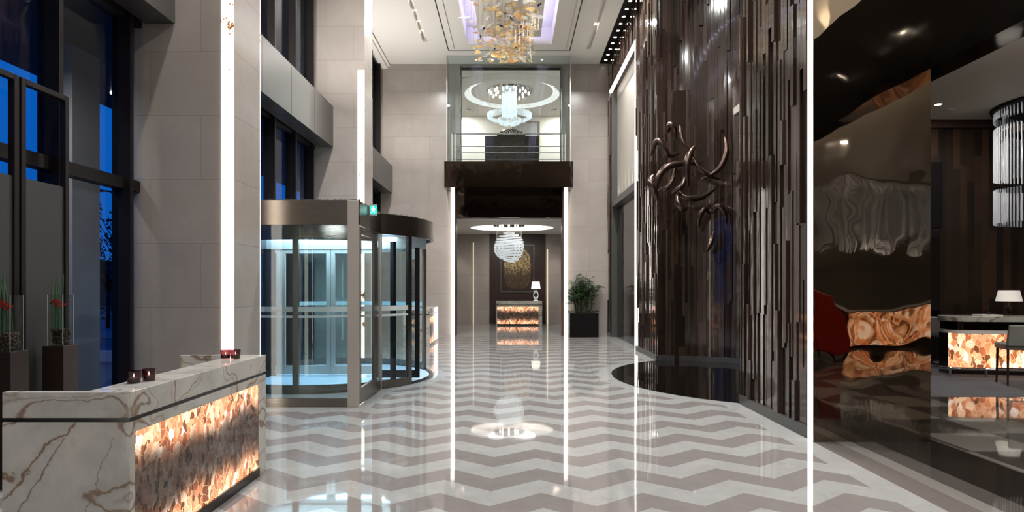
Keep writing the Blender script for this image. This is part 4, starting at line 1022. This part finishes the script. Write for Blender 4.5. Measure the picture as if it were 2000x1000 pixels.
MB().lathe([(.01, -.06), (1.3, -.06), (1.32, -.002), (.01, -.002)], 40, cap=False).build('ceiling_plate', M['darkframe'], t)
def rodx(x, y, z0, z1, r_): return MB().tube([(x, y, z0), (x, y, z1)], r_, 6)
n = 0; more = MB()
for ring_i, (q_, cnt) in enumerate(((1.25, 96), (1.1, 70))):
    for i in range(cnt):
        a = 2*PI*i/cnt; x, y = q_*math.cos(a), q_*math.sin(a)
        zA = -.45-.22*math.sin(a*1+2.0)*1.0; zB = -1.5+.25*math.sin(a+.6); zC = -2.38
        mb = MB().tube([(x, y, -.08), (x, y, zA)], .011, 5).tube([(x, y, zA-.18), (x, y, zB)], .011, 5).tube([(x, y, zB-.18), (x, y, zC)], .011, 5)
        if n < 100 and (ring_i == 0): mb.build('glass_rod', M['crystaldim'], t); n += 1
        else: more.add(mb.v, mb.f)
more.build('glass_rods', M['crystaldim'], t)['kind'] = 'stuff'
MB().lathe([(1.16, -.62), (1.19, -.62), (1.19, -.5), (1.16, -.5)], 60, cap=False).build('spiral_band', M['walnut'], t)
MB().sphere((-1.15, -.55, -1.75), .07, 10, 6, .5).build('red_ornament', M['red'], t, smooth=True)

# lounge furniture behind the viewer, seen in the bronze mirror
t = thing('lounge_bar', 'glowing agate bar reflected in the wavy bronze mirror', 'bar', (11.1, -4.9, 0), PI)
rounded(-1.9, 1.6, -.45, .6, .3, 1.05, 1.15).build('counter_top', M['marble'], t)
B(-1.7, 1.4, -.30, -.24, .10, 1.0).build('agate_panel', M['agatebar'], t)
B(-1.75, 1.45, -.24, .5, 0, 1.04).build('body', M['kick'], t)
t = thing('bead_curtain_chandelier', 'wide crystal strand chandelier reflected in the wavy bronze mirror', 'chandelier', (13.6, -10.5, LC))
s = MB(); r = random.Random(12)
MB().lathe([(.01, -.08), (2.5, -.08), (2.55, 0), (.01, 0)], 40, cap=False).build('ceiling_plate', M['strap'], t)
for i in range(420):
    a = r.random()*2*PI; q_ = 2.4*math.sqrt(r.random()); x, y = q_*math.cos(a), q_*math.sin(a)
    zb = -2.6*math.sqrt(max(.03, 1-(q_/2.6)**2)); s.tube([(x, y, -.1), (x, y, zb)], .012, 4, cap=False)
s.build('crystal_strands', M['crystaldim'], t)['kind'] = 'stuff'
t = thing('armchair', 'red high backed armchair reflected in the wavy bronze mirror', 'armchair', (7.6, -2.0, 0), 0)
B(-.35, .35, -.3, .35, .2, .45).build('seat', M['redleather'], t, bevel=.05)
B(-.35, .35, .3, .45, .2, 1.5).build('backrest', M['redleather'], t, bevel=.05)
for x in (-.4, .4): B(x-.06, x+.06, -.3, .4, .2, .65).build('armrest', M['redleather'], t, bevel=.04)
for x in (-.35, .35):
    for y in (-.25, .38): B(x-.025, x+.025, y-.025, y+.025, 0, .2).build('leg', M['walnut'], t)

# ------------------------------------------------------------------ lights
def area(x, y, z, sx, sy, e, col=(1, .96, .90), rot=(0, 0, 0), spread=PI, disk=False):
    l = bpy.data.lights.new('area_light', 'AREA'); l.energy = e; l.color = col; l.shape = 'DISK' if disk else 'RECTANGLE'; l.size = sx
    if not disk: l.size_y = sy
    l.spread = spread
    o = bpy.data.objects.new('area_light', l); C.objects.link(o); o.location = (x, y, z); o.rotation_euler = rot; return o
def spot(x, y, z, e, ang=60, blend=.5, col=(1, .95, .88), rot=(0, 0, 0), rad=.04):
    l = bpy.data.lights.new('spot_light', 'SPOT'); l.energy = e; l.color = col; l.spot_size = math.radians(ang); l.spot_blend = blend; l.shadow_soft_size = rad
    o = bpy.data.objects.new('spot_light', l); C.objects.link(o); o.location = (x, y, z); o.rotation_euler = rot; return o
# lobby downlight rows, carried on unseen over and behind the viewer as added fill
for y in (-9, -5, -1, 3, 7, 11, 14.5, 17.5):
    for x in (-2.67, 2.43): area(x, y, H-.02, .2, .2, 60 if y < 1 else ((55 if x < 0 else 130) if y < 5 else 185), (1, .985, .965), spread=math.radians(150), disk=True)
for k in range(5): spot(3.12, 20.2-k*1.0, H-.02, 260, 40, .8)
for y in (14.5, 12.5, 10.5, 8.5, 7.2): spot(3.05, y, H-.02, 300, 55, .8)
# cove
area(-.07, 11, H+.5, 1.6, 14, 120, (.86, .84, 1))
for (yy, rx) in ((10.5, -.0), (19.6, .0)): spot(-.4, yy, H-.02, 260, 75, .8, (1, .97, .92), (dl(48) if yy < 12 else dl(-50), 0, 0))  # unseen spots added to brighten the hanging glass discs
for (ya, yb) in bays: area(-4.18, (ya+yb)/2, 5.72, .1, yb-ya-2.2, 20*(yb-ya), (1, .97, .93), (PI, dl(12), 0))  # unseen uplights added on the metal bands to brighten the ceiling
# far lobby, upper room
area(0, 24.1, 4.3, 2.0, 2.0, 150, (1, .97, .93), disk=True)
for (lx, ly) in ((-2.3, 22.2), (2.3, 22.2), (-2.3, 26.3), (2.3, 26.3)): area(lx, ly, 9.16, .2, .2, 75, (.95, .98, 1), disk=True)  # lamps added off-centre to brighten the upper room clear of its chandelier
spot(1.0, FY-.35, 9.1, 120, 50, .7, (1, 1, 1)); spot(-1.05, FY-.35, 9.1, 120, 50, .7, (1, 1, 1))
for x in (-2.3, 1.9): spot(x, FY-.5, 3.9, 50, 60, .7)
# drum canopy
area(cx, cy, 2.57, 2.4, 2.4, 170, (.50, .78, 1), disk=True)
area(-2.6, 9.1, 2.66, .5, .5, 10, (.8, .93, 1), disk=True)
# panel uplights in the tall opening, above the beam
for k in range(7): spot(3.40, 16.5+k*.55, 4.50, 16, 40, .6, (1, .96, .85), (PI, dl(0), 0), .02)
for k in range(7): spot(4.55, -6+k*2.0, 5.34, 60, 70, .7, (1, .93, .78), (PI, dl(0), 0), .02)
# lounge
for (x, y) in ((8.6, 12.2), (7, 8), (10.5, 6), (7.5, 3), (12.5, 1), (8.5, -3), (13.6, -10.5)): area(x, y, LC-.02, .25, .25, 90, disk=True)
for (yy, ln) in ((6.2, 4.5), (-4, 14)): area(4.95, yy, 4.25, .12, ln, 22*ln, (1, .95, .88), (dl(180), 0, 0))
struct('trim_32', B(4.76, 4.90, -14.9, 8.6, 4.15, 4.2), M['blackmatt'])
spot(4.7, 8.3, 5.2, 90, 50, .6)
area(14, -10.5, LC-2.9, 2, 2, 60, disk=True, rot=(PI, 0, 0))
spot(-7.3, 11.25, 5.15, 60, 120, .5); spot(-5.9, 6.2, 5.1, 500, 90, .8, rot=(dl(42), 0, 0)); spot(-5.6, 3.2, 5.15, 200, 100, .8)  # canopy downlight, plus unseen spots added to light the stone outside

# ------------------------------------------------------------------ world: blue dusk sky
wd = bpy.data.worlds.new('dusk'); bpy.context.scene.world = wd; wd.use_nodes = True; nt = wd.node_tree; nt.nodes.clear()
out = nt.nodes.new('ShaderNodeOutputWorld'); bg = nt.nodes.new('ShaderNodeBackground'); tc = nt.nodes.new('ShaderNodeTexCoord'); sp = nt.nodes.new('ShaderNodeSeparateXYZ')
L(nt, tc.outputs['Generated'], sp.inputs[0])
c = ramp(nt, sp.outputs[2], [(0, lin((60, 110, 170))), (.06, lin((16, 106, 196))), (.35, lin((0, 112, 212))), (1, lin((0, 60, 140)))])
L(nt, c, bg.inputs[0]); bg.inputs[1].default_value = 1.0; L(nt, bg.outputs[0], out.inputs[0])

# ------------------------------------------------------------------ camera and view
cam = bpy.data.cameras.new('camera'); co = bpy.data.objects.new('camera', cam); C.objects.link(co)
co.location = (0, 0, 1.65); co.rotation_euler = (PI/2, 0, 0); cam.sensor_width = 36; cam.lens = 21.6; cam.shift_y = .03; cam.clip_end = 300
S = bpy.context.scene; S.camera = co
S.view_settings.view_transform = 'Standard'; S.view_settings.look = 'None'; S.view_settings.gamma = 1; S.view_settings.use_curve_mapping = False
S.view_settings.exposure = 0.35
S.cycles.max_bounces = 10; S.cycles.diffuse_bounces = 4; S.cycles.glossy_bounces = 5; S.cycles.transparent_max_bounces = 24; S.cycles.transmission_bounces = 6
S.cycles.sample_clamp_indirect = 4; S.cycles.caustics_reflective = False; S.cycles.caustics_refractive = False
S.cycles.use_denoising = True
